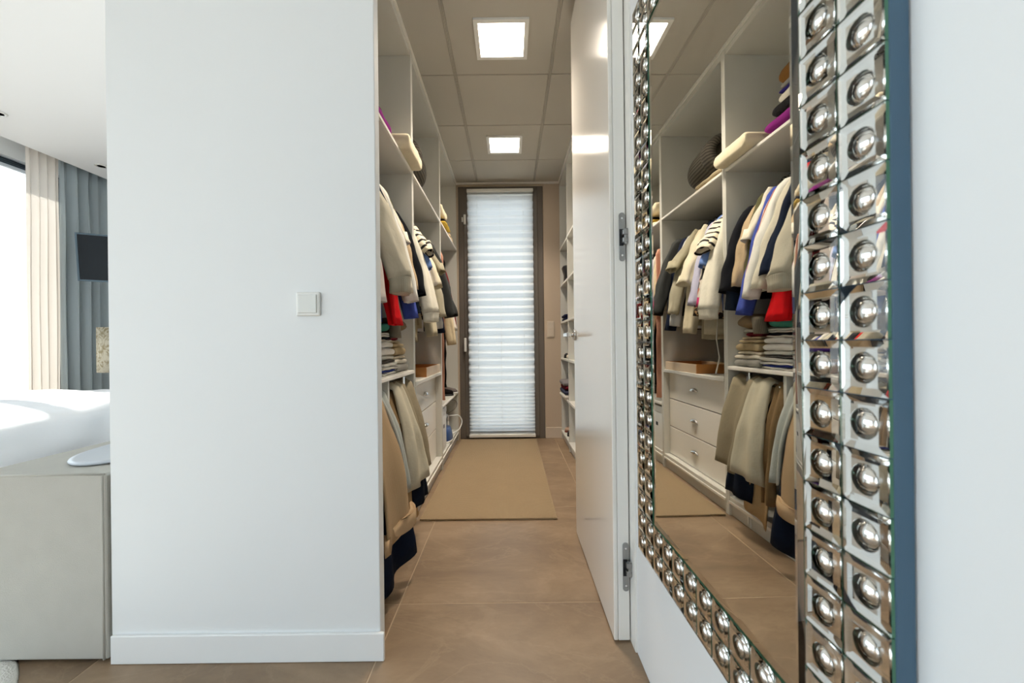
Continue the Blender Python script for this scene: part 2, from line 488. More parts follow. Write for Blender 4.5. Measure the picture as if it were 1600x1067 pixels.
box('pane', (sx0 + 0.065, 4.28, 0.10), (sx1 - 0.065, 4.288, fz - 0.12), M['glass'], wd, 0)
h = box('handle', (-0.482, YF - 0.05, 0.925), (-0.458, YF - 0.03, 1.07), M['plastic'], wd, 0.006, 2)
boxes('handle_neck', [((-0.478, YF - 0.032, 1.035), (-0.462, YF - 0.013, 1.055))], M['plastic'], h)
sn = tag(box('window_sensor', (-0.475, YF - 0.034, 2.265), (-0.452, YF - 0.0145, 2.37), M['plastic'], None, 0.004, 2), 'small white contact sensor stuck high on the grey closet window frame', 'sensor')
box('magnet', (-0.497, YF - 0.022, 2.295), (-0.483, YF - 0.0045, 2.345), M['plastic'], sn, 0.003)

bl = thing('pleated_blind', 'white pleated blind drawn down over the tall closet window', 'blind', (-0.089, YF - 0.052, 0.03))
bx0, bx1, byc = -0.436, 0.258, YF - 0.052
box('head_rail', (bx0, byc - 0.022, 2.59), (bx1, byc + 0.03, 2.622), M['plastic'], bl, 0.003)
box('bottom_rail', (bx0, byc - 0.016, 0.028), (bx1, byc + 0.016, 0.06), M['plastic'], bl, 0.004)
zz = 2.59; hs = []
while zz > 0.62:
    hs.append((zz, 0.0783)); zz -= 0.0783
while zz > 0.075:
    hs.append((zz, 0.0365)); zz -= 0.0365
hs.append((zz, zz - 0.06))
pm = {}
for z, p in hs:
    key = round(p, 4)
    if key not in pm:
        dd = 0.022 if p > 0.05 else 0.013
        prof = [(0.022 - dd + a_ * dd, -p * b_) for a_, b_ in ((1, 0), (0.72, 0.10), (-0.45, 0.38), (-1, 0.50), (-0.45, 0.62), (0.72, 0.90), (1, 1))]
        me = bpy.data.meshes.new('pleat')
        vs = []; fs = []
        for k, (yy, hz) in enumerate(prof):
            vs += [(bx0 + 0.004 + 0.089, yy, hz), (bx1 - 0.004 + 0.089, yy, hz)]
            if k: fs.append((2 * k - 2, 2 * k - 1, 2 * k + 1, 2 * k))
        me.from_pydata(vs, [], fs); me.materials.append(M['blind'])
        for q in me.polygons: q.use_smooth = True
        pm[key] = me
    o = bpy.data.objects.new('pleat', pm[key]); C.objects.link(o); o.parent = bl; o.location = (0, 0, z - 0.03)
for cx in (-0.33, -0.09, 0.15):
    tube('cord', [(cx, byc - 0.0235, 0.05), (cx, byc - 0.0235, 2.6)], 0.0012, M['plastic'], bl, 6)

# ------------------------------------------------------------------ door leaf
dr = struct(thing('door_1', 'white lacquered full-height closet door standing open', 'door', (0.363, 1.7, 0)))
dx0, dx1, dy0, dy1, dz0, dz1 = 0.337, 0.390, 1.33, 2.093, 0.008, 2.686
box('door_leaf', (dx0, dy0, dz0), (dx0 + 0.014, dy1, dz1), M['door'], dr, 0.004, 3)
box('door_core', (dx0 + 0.0145, dy0 + 0.0005, dz0), (dx1, dy1 - 0.014, dz1), M['door_edge'], dr, 0.003, 2)
for hz in (0.255, 1.356, 2.44):
    bm = bmesh.new()
    cx, ry, rz = 0.3775, 0.010, 0.081
    ring = []
    for k in range(20):
        t = 2 * math.pi * k / 20
        ring.append((cx + ry * math.cos(t), hz + (rz - ry) * (1 if math.sin(t) >= 0 else -1) + ry * math.sin(t)))
    add_loft(bm, [[(x, dy0 - 0.0025, z) for x, z in ring], [(x, dy0 + 0.002, z) for x, z in ring]])
    hp = finish('hinge', bm, M['steel'], dr)
    box('hinge_pocket', (cx - 0.009, dy0 - 0.0032, hz - 0.030), (cx + 0.004, dy0 - 0.0024, hz + 0.026), M['black'], hp, 0)
    boxes('hinge_arm', [((cx - 0.002, dy0 - 0.020, hz - 0.022), (0.3932, dy0 - 0.0045, hz - 0.006)), ((cx - 0.002, dy0 - 0.020, hz + 0.004), (0.3932, dy0 - 0.0045, hz + 0.020)),
          ((cx + 0.004, dy0 - 0.018, hz - 0.026), (0.3932, dy0 - 0.006, hz + 0.024))], M['steel'], hp, 0.001)
    for s in (-1, 1):
        bm = bmesh.new(); add_lathe(bm, [(0.0035, -0.0038), (0.0035, -0.002)], (cx, dy0, hz + s * 0.062), 10, 'Y')
        finish('screw', bm, M['chrome'], hp)
bm = bmesh.new(); add_lathe(bm, [(0.026, -0.010), (0.027, -0.008), (0.027, 0.0005)], (dx0, 2.05, 1.045), 28, 'X')
rs = finish('handle_rose', bm, M['chrome'], dr, True)
bm = bmesh.new(); add_lathe(bm, [(0.010, -0.05), (0.010, -0.009)], (dx0, 2.05, 1.045), 16, 'X')
add_box(bm, (dx0 - 0.062, 1.925, 1.035), (dx0 - 0.046, 2.062, 1.057), 0.003)
finish('handle_lever', bm, M['chrome'], dr)

# ------------------------------------------------------------------ light switches
sw = thing('light_switch', 'white square light switch on the white partition wall', 'switch', (-0.641, YW, 1.10))
bm = bmesh.new(); add_box(bm, (-0.679, YW - 0.010, 1.100), (-0.603, YW - 0.0003, 1.176), 0.004, 0, 2)
finish('plate', bm, M['plastic'], sw)
box('rocker', (-0.671, YW - 0.014, 1.109), (-0.612, YW - 0.0095, 1.168), mat('switch_rocker', (222, 224, 220), 0.3), sw, 0.002, 2)
sw = thing('light_switch', 'double rocker switch plate on the wall strip beside the closet window', 'switch', (0.43, YF, 1.07))
box('plate', (0.392, YF - 0.009, 1.066), (0.470, YF - 0.0003, 1.237), M['plastic_warm'], sw, 0.003, 2)
for z0 in (1.075, 1.155):
    box('rocker', (0.40, YF - 0.0125, z0), (0.462, YF - 0.0085, z0 + 0.073), M['plastic_warm'], sw, 0.002)

# ------------------------------------------------------------------ wall mirror with its tiled frame
TH = R(0.74); PW, PH, NC, NR = 0.0584, 0.0592, 13, 26
# local frame: x along the mirror (0 at the near end), y out of the wall (towards the room), z up
y_near = 0.393
mr = thing('wall_mirror', 'large wall mirror bordered by small square mirrors with silver studs', 'mirror',
           (0.3665 - math.tan(TH) * (y_near - 0.78), y_near, 0.412))
mr.rotation_euler = (0, 0, R(90) + TH)          # local x -> world +Y, local y -> world -X
def mbox(name, lo, hi, m, parent=None, bev=0.001):
    bm = bmesh.new(); add_box(bm, lo, hi, bev); return finish(name, bm, m, parent or mr, False, True)
WM, HM = PW * NC, PH * NR
mbox('backing', (0, -0.027, 0), (WM, -0.0065, HM), M['blue_frame'])
bm = bmesh.new()
gx0, gx1, gz0, gz1 = PW * 2, WM - PW * 2, PH * 2, HM - PH * 2
bv = 0.016
o_ = [(gx0, gz0), (gx1, gz0), (gx1, gz1), (gx0, gz1)]
i_ = [(gx0 + bv, gz0 + bv), (gx1 - bv, gz0 + bv), (gx1 - bv, gz1 - bv), (gx0 + bv, gz1 - bv)]
va = [bm.verts.new((x, -0.0062, z)) for x, z in o_]; vb = [bm.verts.new((x, -0.0050, z)) for x, z in o_]; vc = [bm.verts.new((x, -0.0035, z)) for x, z in i_]
for k in range(4):
    f = bm.faces.new((va[k], va[(k + 1) % 4], vb[(k + 1) % 4], vb[k])); f.material_index = 2
    f = bm.faces.new((vb[k], vb[(k + 1) % 4], vc[(k + 1) % 4], vc[k])); f.material_index = 1
f = bm.faces.new(vc); f.material_index = 1; bm.faces.new(va[::-1])
finish('mirror_glass', bm, [M['mirror'], M['clear'], M['glass_edge']], mr, False, True)
# one tile + dome mesh, shared
bm = bmesh.new(); g = 0.0006; bw = 0.0095
def ringsq(i, y): return [bm.verts.new(p) for p in ((-PW / 2 + i, y, -PH / 2 + i), (PW / 2 - i, y, -PH / 2 + i), (PW / 2 - i, y, PH / 2 - i), (-PW / 2 + i, y, PH / 2 - i))]
r0, r1, r2 = ringsq(g, -0.0062), ringsq(g, -0.0024), ringsq(bw, 0.0)
for k in range(4):
    f = bm.faces.new((r0[k], r0[(k + 1) % 4], r1[(k + 1) % 4], r1[k])); f.material_index = 2
    f = bm.faces.new((r1[k], r1[(k + 1) % 4], r2[(k + 1) % 4], r2[k])); f.material_index = 1
f = bm.faces.new(r2); f.material_index = 1; bm.faces.new(r0[::-1])
bmesh.ops.recalc_face_normals(bm, faces=bm.faces)
tm = bpy.data.meshes.new('mirror_tile'); bm.to_mesh(tm); bm.free()
for k in ('mirror', 'clear', 'glass_edge'): tm.materials.append(M[k])
bm = bmesh.new()
Rd = (0.0168 ** 2 + 0.0056 ** 2) / (2 * 0.0056)
add_lathe(bm, [(r, 0.0056 - (Rd - math.sqrt(Rd * Rd - r * r))) for r in (0.0002, 0.003, 0.006, 0.009, 0.0115, 0.0135, 0.0152, 0.0168)], (0, 0, 0), 32, 'Y')
bmesh.ops.recalc_face_normals(bm, faces=bm.faces)
dm = bpy.data.meshes.new('dome'); bm.to_mesh(dm); bm.free(); dm.materials.append(M['dome'])
for q_ in dm.polygons: q_.use_smooth = True
for i in range(NC):
    for j in range(NR):
        if 2 <= i < NC - 2 and 2 <= j < NR - 2: continue
        t = bpy.data.objects.new('mirror_tile', tm); C.objects.link(t); t.parent = mr
        t.location = (PW * (i + 0.5), 0, PH * (j + 0.5))
        t.rotation_euler = (R(random.uniform(-0.5, 0.5)), 0, R(random.uniform(-0.5, 0.5)))
        d = bpy.data.objects.new('dome', dm); C.objects.link(d); d.parent = t; d.location = (0, -0.0061, 0)

# ------------------------------------------------------------------ rug
bm = bmesh.new()
nx, ny = 14, 30
rx0, rx1, ry0, ry1 = -0.524, 0.259, 2.268, 4.17
grid = [[bm.verts.new((rx0 + (rx1 - rx0) * i / nx + 0.006 * (j / ny - 0.3), ry0 + (ry1 - ry0) * j / ny, 0.011 + 0.0008 * nz(i * 0.7, j * 0.5))) for i in range(nx + 1)] for j in range(ny + 1)]
for j in range(ny):
    for i in range(nx):
        bm.faces.new((grid[j][i], grid[j][i + 1], grid[j + 1][i + 1], grid[j + 1][i]))
per = [grid[0][i] for i in range(nx + 1)] + [grid[j][nx] for j in range(1, ny + 1)] + [grid[ny][i] for i in range(nx - 1, -1, -1)] + [grid[j][0] for j in range(ny - 1, 0, -1)]
low = [bm.verts.new((v.co.x, v.co.y, 0.0012)) for v in per]
for k in range(len(per)):
    k2 = (k + 1) % len(per)
    bm.faces.new((per[k], low[k], low[k2], per[k2]))
rug = tag(finish('rug', bm, M['rug'], None), 'sand coloured woven runner rug lying on the closet floor', 'rug')
bm = bmesh.new()
xs = rx0
while xs < rx1 - 0.004:
    add_box(bm, (xs, ry0 - 0.004, 0.0012), (xs + 0.0085, ry0 + 0.004, 0.0125), 0.002); xs += 0.0088
st = finish('stitched_edge', bm, M['rug'], rug); st.location = -rug.location + st.location
for v in st.data.vertices: v.co += Vector((0, 0, 0))
st.location = (0, 0, 0)

# ------------------------------------------------------------------ left wardrobe: three units
XF, XB = -0.55, -1.185
YA, YB, YE, YS = 2.290, 3.195, 4.185, 1.405
T = 0.018
def unit(name, lab, y0, y1, shelves, extra=None):
    t = thing(name, lab, 'wardrobe', ((XF + XB) / 2, (y0 + y1) / 2, 0), 0, 'left wardrobe units')
    box('side_panel', (XB, y0, 0.001), (XF, y0 + T, 2.69), M['panel'], t)
    box('side_panel', (XB, y1 - T, 0.001), (XF, y1, 2.69), M['panel'], t)
    box('back_panel', (XB, y0 + T, 0.08), (XB + 0.01, y1 - T, 2.66), M['panel'], t)
    box('top_board', (XB + 0.01, y0 + T, 2.655), (XF - 0.004, y1 - T, 2.69), M['panel'], t)
    box('base_board', (XB + 0.01, y0 + T, 0.088), (XF - 0.002, y1 - T, 0.112), M['panel'], t)
    b = box('base_lip', (XF - 0.012, y0 + T, 0.072), (XF + 0.004, y1 - T, 0.0875), M['panel_edge'], t)
    box('plinth', (XF - 0.03, y0 + T, 0.001), (XF - 0.014, y1 - T, 0.087), M['panel'], t)
    for z in shelves:
        sh = box('shelf', (XB + 0.01, y0 + T, z - 0.022), (XF - 0.003, y1 - T, z), M['panel'], t)
        box('edge_strip', (XF - 0.003, y0 + T, z - 0.019), (XF + 0.003, y1 - T, z - 0.003), M['panel_edge'], sh)
    return t
u1 = unit('wardrobe_unit', 'white wardrobe unit nearest the doorway with trousers hanging at its foot', YS, YA, [2.0, 0.862])
u2 = unit('wardrobe_unit', 'white wardrobe unit with three drawers', YA + 0.001, YB, [2.0])
u3 = unit('wardrobe_unit', 'white wardrobe unit beside the tall window with a low shelf', YB + 0.001, YE, [2.0, 0.512])
box('divider', (XB + 0.01, 1.815, 0.113), (XF - 0.008, 1.835, 0.839), M['panel'], u1)
for u, a, b in ((u1, YS, YA), (u2, YA, YB), (u3, YB, YE)):
    tube('hanging_rail', [(-0.87, a + T + 0.002, 1.915), (-0.87, b - T - 0.001, 1.915)], 0.013, M['chrome'], u, 12)
rl = tube('trouser_rail', [(-0.60, YS + T + 0.001, 0.775), (-0.60, 1.813, 0.775)], 0.008, M['chrome'], u1)
rl = tube('trouser_rail', [(-0.60, 1.837, 0.775), (-0.60, YA - T - 0.001, 0.775)], 0.008, M['chrome'], u1)
box('rail_bracket', (-0.585, 2.10, 0.784), (-0.565, 2.13, 0.838), M['chrome'], u1, 0.003)
boxes('rail_hook', [((-0.62, 2.16, 0.812), (-0.60, 2.22, 0.816)), ((-0.62, 2.216, 0.79), (-0.60, 2.22, 0.812))], M['chrome'], u1, 0.001)
boxes('socket_clip', [((XF - 0.012, 2.10, 0.025), (XF - 0.004, 2.115, 0.07)), ((XF - 0.012, 2.085, 0.012), (XF - 0.004, 2.09, 0.068))], M['plastic'], u1, 0.002)
# drawers of the middle unit
yd0, yd1 = YA + 0.055, YB - 0.022
box('counter_top', (XB + 0.011, YA + T + 0.002, 0.765), (XF + 0.002, YB - T - 0.001, 0.787), M['panel'], u2)
box('filler_panel', (XB + 0.4, YA + T + 0.002, 0.113), (XF - 0.05, yd0 - 0.003, 0.764), M['panel'], u2)
def pull(parent, y, z):
    bm = bmesh.new()
    rings = []
    for i in range(7):
        a = math.pi * i / 6 * 0.5
        rr = []
        for k in range(13):
            t = math.pi * k / 12
            w, hh = 0.047, 0.023
            rr.append((XF - 0.0465 + 0.022 * math.sin(a), y + w * math.cos(t) * math.cos(a) ** 0.55, z - 0.006 + hh * math.sin(t) * math.cos(a) ** 0.55))
        rings.append(rr)
    uvl = None
    vr = [[bm.verts.new(p) for p in r] for r in rings]
    for a_, b_ in zip(vr, vr[1:]):
        for k in range(12): bm.faces.new((a_[k], a_[k + 1], b_[k + 1], b_[k]))
    add_box(bm, (XF - 0.0468, y - 0.048, z - 0.009), (XF - 0.044, y + 0.048, z - 0.0055), 0.001)
    bmesh.ops.remove_doubles(bm, verts=bm.verts, dist=1e-5)
    o = finish('cup_pull', bm, M['chrome'], parent, True)
    sm = o.modifiers.new('thick', 'SOLIDIFY'); sm.thickness = 0.0015
for k, (z0, z1) in enumerate(((0.556, 0.762), (0.337, 0.549), (0.116, 0.330))):
    d = box('drawer_front', (XF - 0.065, yd0, z0), (XF - 0.047, yd1, z1), M['drawer'], u2, 0.002)
    boxes('drawer_box', [((XB + 0.12, yd0 + 0.02, z0 + 0.01), (XF - 0.0652, yd1 - 0.02, z1 - 0.03))], M['panel'], d, 0.001)
    pull(d, 2.765, (z0 + z1) / 2 + 0.003)

# ------------------------------------------------------------------ right wardrobe
XG, XH = 0.535, 1.155
t = thing('wardrobe_unit', 'open white shelf unit behind the door with dark shoes and bags', 'wardrobe', (0.84, 3.0, 0))
for y in (1.5, 3.66, 4.185):
    box('side_panel', (XG, y, 0.001), (XH, y + T, 2.69), M['panel'], t)
box('back_panel', (XH - 0.01, 1.5 + T, 0.08), (XH, 4.185, 2.66), M['panel'], t)
for y0, y1 in ((1.5 + T, 3.66), (3.66 + T, 4.185)):
    for z in (1.985, 1.605, 1.225, 0.852, 0.47, 0.092):
        box('shelf', (XG - 0.004, y0, z - 0.020), (XH - 0.01, y1, z), M['panel'], t)
    box('top_board', (XG, y0, 2.655), (XH - 0.01, y1, 2.69), M['panel'], t)
    box('plinth', (XG + 0.014, y0, 0.001), (XG + 0.03, y1, 0.071), M['panel'], t)

# ------------------------------------------------------------------ clothes
XRAIL = -0.87
def sgr(n, p=0.5):
    return [(sgnpow(math.cos(2 * math.pi * k / n), p), sgnpow(math.sin(2 * math.pi * k / n), 0.8)) for k in range(n)]

def hanger(parent, Y, top, hw, dark=True):
    bm = bmesh.new()
    z = top + 0.004
    zc, yc = 1.915, Y
    pts = []
    for k in range(11):
        a = R(-60 + 24 * k)
        pts.append((XRAIL + 0.0205 * math.sin(a) * -1, Y, zc + 0.0 + 0.0205 * math.cos(a)))
    pts = pts[::-1]
    add_tube(bm, pts + [(XRAIL + 0.004, Y, zc - 0.03), (XRAIL, Y, z)], 0.0025, 6)
    w = min(hw - 0.07, 0.19)
    add_tube(bm, [(XRAIL - w, Y, top - 0.085), (XRAIL - 0.06, Y, top - 0.030), (XRAIL, Y, z), (XRAIL + 0.06, Y, top - 0.030), (XRAIL + w, Y, top - 0.085)], [0.006, 0.007, 0.006, 0.007, 0.006], 6)
    finish('hanger', bm, M['black'] if dark else M['plastic'], parent, True)

def garment(name, label, Y, m, sl='long', top=1.865, hem=1.15, hw=0.235, th=0.026, sx=-0.48, sy=None, sz=1.25, wy=0.045, wx=0.035,
            cuff=None, cuffh=0.05, collar=None, seed=0, group=None, split=None, hang=True, body=None, bulge=0.5, fold=0.05):
    sy = Y if sy is None else sy
    t = thing(name, label, CATS.get(name, 'garment'), (XRAIL, Y, hem), 0, group)
    n = 28
    rows = [(0, 0.05, 0.55), (-0.022, 0.085, 0.75), (-0.05, 0.15, 0.9), (-0.085, hw - 0.02, 1.0), (-0.13, hw, 1.0)]
    zz = -0.13
    while top + zz - 0.09 > hem + 0.03:
        zz -= 0.09; rows.append((zz, hw + 0.004 * math.sin(zz * 30 + seed), 1.0))
    rows.append((hem - top, hw + 0.004, 0.9))
    base = sgr(n, 0.6)
    rings = []
    for dz, w, f in rows:
        dpt = min(1, -dz / 0.35)
        ring = []
        for a, b in base:
            x = XRAIL + w * a
            yy = Y + th * f * b * (1 - 0.35 * abs(a) ** 3) + 0.012 * dpt * math.sin(x * 38 + seed * 1.7 + dz * 3) + 0.010 * nz(x * 7, dz * 6, seed)
            zj = 0.012 * nz(x * 9, seed, 3.0) * (1 if dz < -0.3 else 0)
            ring.append((x, yy, top + dz + zj))
        rings.append(ring)
    bm = bmesh.new(); add_loft(bm, rings)
    finish('body', bm, body or m, t, True)
    if sl != 'none':
        for side in (1, -1):
            bm = bmesh.new()
            x0 = XRAIL + side * (hw - 0.045); z0 = top - 0.095
            x1 = sx if side > 0 else XRAIL - 0.27
            y1 = sy if side > 0 else Y + 0.005
            z1 = sz; rr = []; K = 18
            wy1 = wy if side > 0 else th; wx1 = wx
            NQ = 26
            for k in range(K + 1):
                s = k / K
                s2 = s ** (0.62 if sl == 'long' else 0.9)
                cx = x0 + (x1 - x0) * s2; cz = z0 + (z1 - z0) * s; cy = Y + (y1 - Y) * (s ** 1.3)
                ay = (th * 0.95) * (1 - s) + wy1 * s + bulge * 0.02 * math.sin(math.pi * s) * (side > 0)
                ax = 0.055 * (1 - s) + wx1 * s
                tx, tz = (x1 - x0) * 0.8, (z1 - z0)
                L = math.hypot(tx, tz); nx_, nz_ = -tz / L, tx / L
                ring = []
                for q in range(NQ):
                    a = 2 * math.pi * q / NQ
                    wr_ = 1 + (0.05 + 0.08 * s) * math.sin(3 * a + 4 * s + seed * 1.3) + fold * (0.3 + 0.7 * s) * math.sin(5 * a + 2.2 * s + seed) + 0.22 * nz(math.cos(a) * 1.1 + seed * 3, s * 5, math.sin(a) * 1.1) + 0.03 * math.sin(s * 21 + 2.5 * math.cos(a) + seed) * (0.3 + math.sin(math.pi * s))
                    u = sgnpow(math.cos(a), 0.75) * ax * wr_; v = sgnpow(math.sin(a), 0.75) * ay * wr_
                    ring.append((cx + u * nx_, cy + v, cz + u * nz_ * (1 if sl == 'short' else 0.6)))
                rr.append(ring)
            if cuff is None:          # an open end: turned-in hem
                e = Vector((cx, cy, cz))
                for sc_, up in ((0.90, 0.0), (0.84, 0.012), (0.70, 0.06)):
                    rr.append([(e.x + (p[0] - e.x) * sc_ - (x1 - x0) * up, e.y + (p[1] - e.y) * sc_, e.z + (p[2] - e.z) * sc_ + up) for p in ring])
            add_loft(bm, rr)
            so = finish('sleeve', bm, m, t, True)
            if cuff is not None:
                bm = bmesh.new(); last = ring
                ce = Vector((x1, y1, z1)); rg = []
                for dz, sc in ((0.006, 0.93), (0.0, 0.97), (-0.006, 0.93), (-cuffh * 0.5, 0.88), (-cuffh, 0.9), (-cuffh, 0.7)):
                    rg.append([(ce.x + (p[0] - ce.x) * sc, ce.y + (p[1] - ce.y) * sc, ce.z + (p[2] - ce.z) * sc * 0.3 + dz) for p in last])
                add_loft(bm, rg); finish('cuff', bm, cuff, so, True)
    if collar is not None:
        bm = bmesh.new(); rg = []
        for dz, w, tt in ((-0.035, 0.095, 0.8), (0.0, 0.085, 1.1), (0.022, 0.075, 1.0), (0.02, 0.06, 0.6)):
            rg.append([(XRAIL + w * a, Y + th * tt * b, top + dz) for a, b in sgr(18, 0.7)])
        add_loft(bm, rg); finish('collar', bm, collar, t, True)
    if hang: hanger(t, Y, top, hw)
    return t
CATS = {'sweater': 'sweater', 'shirt': 'shirt', 'jacket': 'jacket', 't_shirt': 't-shirt', 'dress': 'dress', 'scarf': 'scarf', 'vest': 'vest', 'blouse': 'blouse', 'knit_top': 'top', 'hanging_dress': 'dress'}
rib = wave_mat('oat_rib', (192, 186, 168), (164, 158, 140), 60, 0.5, 1.0, 'U', bump=True)
rib_white = wave_mat('white_rib', (222, 218, 205), (200, 196, 182), 60, 0.5, 1.0, 'U', bump=True)
OAT, WHITE, CREAM, NAVY, INK = (196, 190, 172), (228, 227, 220), (216, 206, 182), (22, 32, 52), (20, 22, 28)
BLUE, RED, TAN, OLIVE, CHAR = (70, 86, 168), (212, 20, 28), (190, 168, 136), (92, 90, 62), (62, 64, 64)
G1, G2, G3 = 'clothes hanging in the near bay', 'clothes hanging in the middle bay', 'clothes hanging in the far bay'
# near bay (from the doorway inwards)
garment('sweater', 'cream fringed knit hanging nearest the doorway, left of the oat sweater', 1.475, cloth((200, 186, 156)), 'long', hem=1.20, sx=-0.53, sy=1.48, sz=1.26, wy=0.04, seed=1, group=G1)
garment('blouse', 'pale pink blouse whose hem shows below the cream fringed knit', 1.53, cloth((212, 202, 196)), 'long', hem=1.10, sx=-0.52, sy=1.545, sz=1.17, wy=0.045, seed=2, group=G1)
garment('dress', 'dark plum long top hanging behind the red scarf-like garment', 1.585, cloth((58, 50, 52)), 'long', hem=1.09, sx=-0.55, sz=1.12, wy=0.03, seed=3, group=G1)
garment('sweater', 'oat coloured sweater with a wide ribbed cuff hanging at the wardrobe front', 1.655, cloth(OAT), 'long', hem=1.20, th=0.030, sx=-0.462, sy=1.705, sz=1.285, wy=0.078, wx=0.045, cuff=rib, cuffh=0.062, seed=4, group=G1)
garment('dress', 'bright red garment hanging below the oat sweater cuff', 1.735, cloth(RED, 0.04), 'long', hem=1.12, sx=-0.515, sy=1.80, sz=1.095, wy=0.062, wx=0.020, fold=0.20, seed=5, group=G1)
garment('jacket', 'navy denim jacket between the oat sweater and the cream cardigan', 1.79, cloth(NAVY), 'long', hem=1.20, sx=-0.505, sy=1.85, sz=1.31, wy=0.042, seed=6, group=G1)
garment('sweater', 'cream cardigan sleeve beside the navy denim jacket', 1.845, cloth((214, 208, 190)), 'long', hem=1.25, sx=-0.50, sy=1.915, sz=1.25, wy=0.036, seed=7, group=G1)
garment('shirt', 'white shirt with high pale shoulder hanging beside the blue shirt', 1.895, cloth(WHITE, 0.04), 'long', top=1.875, hem=1.22, sx=-0.48, sy=1.955, sz=1.215, wy=0.034, seed=8, group=G1)
garment('shirt', 'blouse with rust red pinstripes squeezed beside the blue shirt', 1.935, wave_mat('rust_pinstripe', (220, 214, 204), (168, 84, 62), 4, 0.0, 0.22, 'U'), 'long', hem=1.25, sx=-0.50, sy=1.995, sz=1.23, wy=0.03, seed=9, group=G1)
garment('shirt', 'violet blue shirt with a collar hanging beside the white shirt', 1.975, cloth(BLUE), 'long', hem=1.12, sx=-0.50, sy=2.035, sz=1.14, wy=0.034, collar=cloth((50, 76, 150)), seed=10, group=G1)
garment('blouse', 'white open crochet blouse behind the violet blue shirt', 2.02, cloth((222, 216, 200)), 'short', hem=1.35, sx=-0.545, sy=2.06, sz=1.52, wy=0.03, seed=11, group=G1)
garment('jacket', 'olive shirt with upright collar hanging behind the tan sweater', 2.07, cloth(OLIVE), 'long', hem=1.30, sx=-0.56, sz=1.33, wy=0.025, collar=cloth((104, 102, 70)), seed=12, group=G1)
garment('sweater', 'tan fine knit sweater between the violet blue shirt and the black vest', 2.115, cloth(TAN), 'long', top=1.83, hem=1.28, sx=-0.52, sy=2.115, sz=1.29, wy=0.034, seed=13, group=G1)
garment('jacket', 'black jacket with grey sleeves at the far end of the near bay', 2.185, cloth(INK), 'long', top=1.835, hem=1.24, th=0.03, sx=-0.498, sy=2.165, sz=1.27, wy=0.05, wx=0.05, seed=14, group=G1)
garment('shirt', 'dark denim shirt whose cuff hangs below the black jacket', 2.235, cloth((34, 46, 62)), 'long', top=1.80, hem=1.26, sx=-0.52, sy=2.16, sz=1.175, wy=0.036, seed=15, group=G1)

# middle bay
stripes = wave_mat('breton_stripes', (228, 218, 194), (22, 19, 21), 23, 0.0, 0.34, 'V')
garment('dress', 'long black dress hanging at the near end of the middle bay', 2.345, cloth((18, 20, 24)), 'none', hem=0.87, hw=0.25, th=0.022, seed=16, group=G2)
garment('sweater', 'white heavy sweatshirt with long sleeve hanging over the drawers', 2.375, cloth((220, 216, 202)), 'long', hem=1.08, th=0.03, sx=-0.462, sy=2.315, sz=1.185, wy=0.058, wx=0.045, cuff=cloth((226, 222, 208)), cuffh=0.05, seed=17, group=G2)
garment('t_shirt', 'cream t-shirt with black horizontal stripes', 2.425, stripes, 'short', top=1.86, hem=1.25, sx=-0.478, sy=2.405, sz=1.555, wy=0.088, wx=0.026, seed=18, group=G2)
garment('shirt', 'light blue shirt with turned-up cuff below the striped t-shirt', 2.465, cloth((116, 146, 206)), 'short', hem=1.2, sx=-0.50, sy=2.43, sz=1.46, wy=0.035, seed=19, group=G2)
def print_mat(name, base, spots):
    m = bpy.data.materials.new(name); m.use_nodes = True; q = NT(m); q.b.inputs['Roughness'].default_value = 0.9
    tc = q.n('ShaderNodeTexCoord'); vo = q.n('ShaderNodeTexVoronoi', Scale=22.0); q.l(tc.outputs['Object'], vo.inputs['Vector'])
    r = q.n('ShaderNodeValToRGB'); r.color_ramp.interpolation = 'CONSTANT'; q.l(vo.outputs['Color'], r.inputs[0])
    e = r.color_ramp.elements; e[0].position = 0; e[0].color = lin(base); e[1].position = 0.55; e[1].color = lin(spots[0])
    for p, c in zip((0.68, 0.8), spots[1:]): k = e.new(p); k.color = lin(c)
    q.l(r.outputs[0], q.b.inputs['Base Color']); return m
garment('t_shirt', 'white t-shirt with pink and black graphic print', 2.495, print_mat('graphic_print', (216, 208, 196), ((30, 28, 30), (200, 40, 110), (176, 110, 90))), 'long', hem=1.18, sx=-0.505, sy=2.455, sz=1.22, wy=0.04, seed=20, group=G2)
def leo():
    m = bpy.data.materials.new('leopard_print'); m.use_nodes = True; q = NT(m); q.b.inputs['Roughness'].default_value = 0.9
    tc = q.n('ShaderNodeTexCoord'); vo = q.n('ShaderNodeTexVoronoi', Scale=55.0); q.l(tc.outputs['Object'], vo.inputs['Vector'])
    r = q.n('ShaderNodeValToRGB'); q.l(vo.outputs['Distance'], r.inputs[0]); e = r.color_ramp.elements
    e[0].position = 0.0; e[0].color = lin((120, 84, 50)); e[1].position = 0.75; e[1].color = lin((196, 160, 112)); k = e.new(0.35); k.color = lin((24, 18, 14)); k = e.new(0.6); k.color = lin((26, 20, 16))
    q.l(r.outputs[0], q.b.inputs['Base Color']); return m
garment('blouse', 'leopard print blouse between the graphic t-shirt and the lilac shirt', 2.525, leo(), 'long', hem=1.15, sx=-0.515, sy=2.505, sz=1.165, wy=0.034, seed=21, group=G2)
garment('shirt', 'lilac shirt with long pale sleeve', 2.56, cloth((190, 190, 214)), 'long', hem=1.2, sx=-0.50, sy=2.55, sz=1.235, wy=0.036, seed=22, group=G2)
garment('sweater', 'dark navy top showing only its high shoulder above the cream overshirt', 2.62, cloth((20, 26, 44)), 'none', top=1.885, hem=1.4, hw=0.25, th=0.03, seed=23, group=G2)
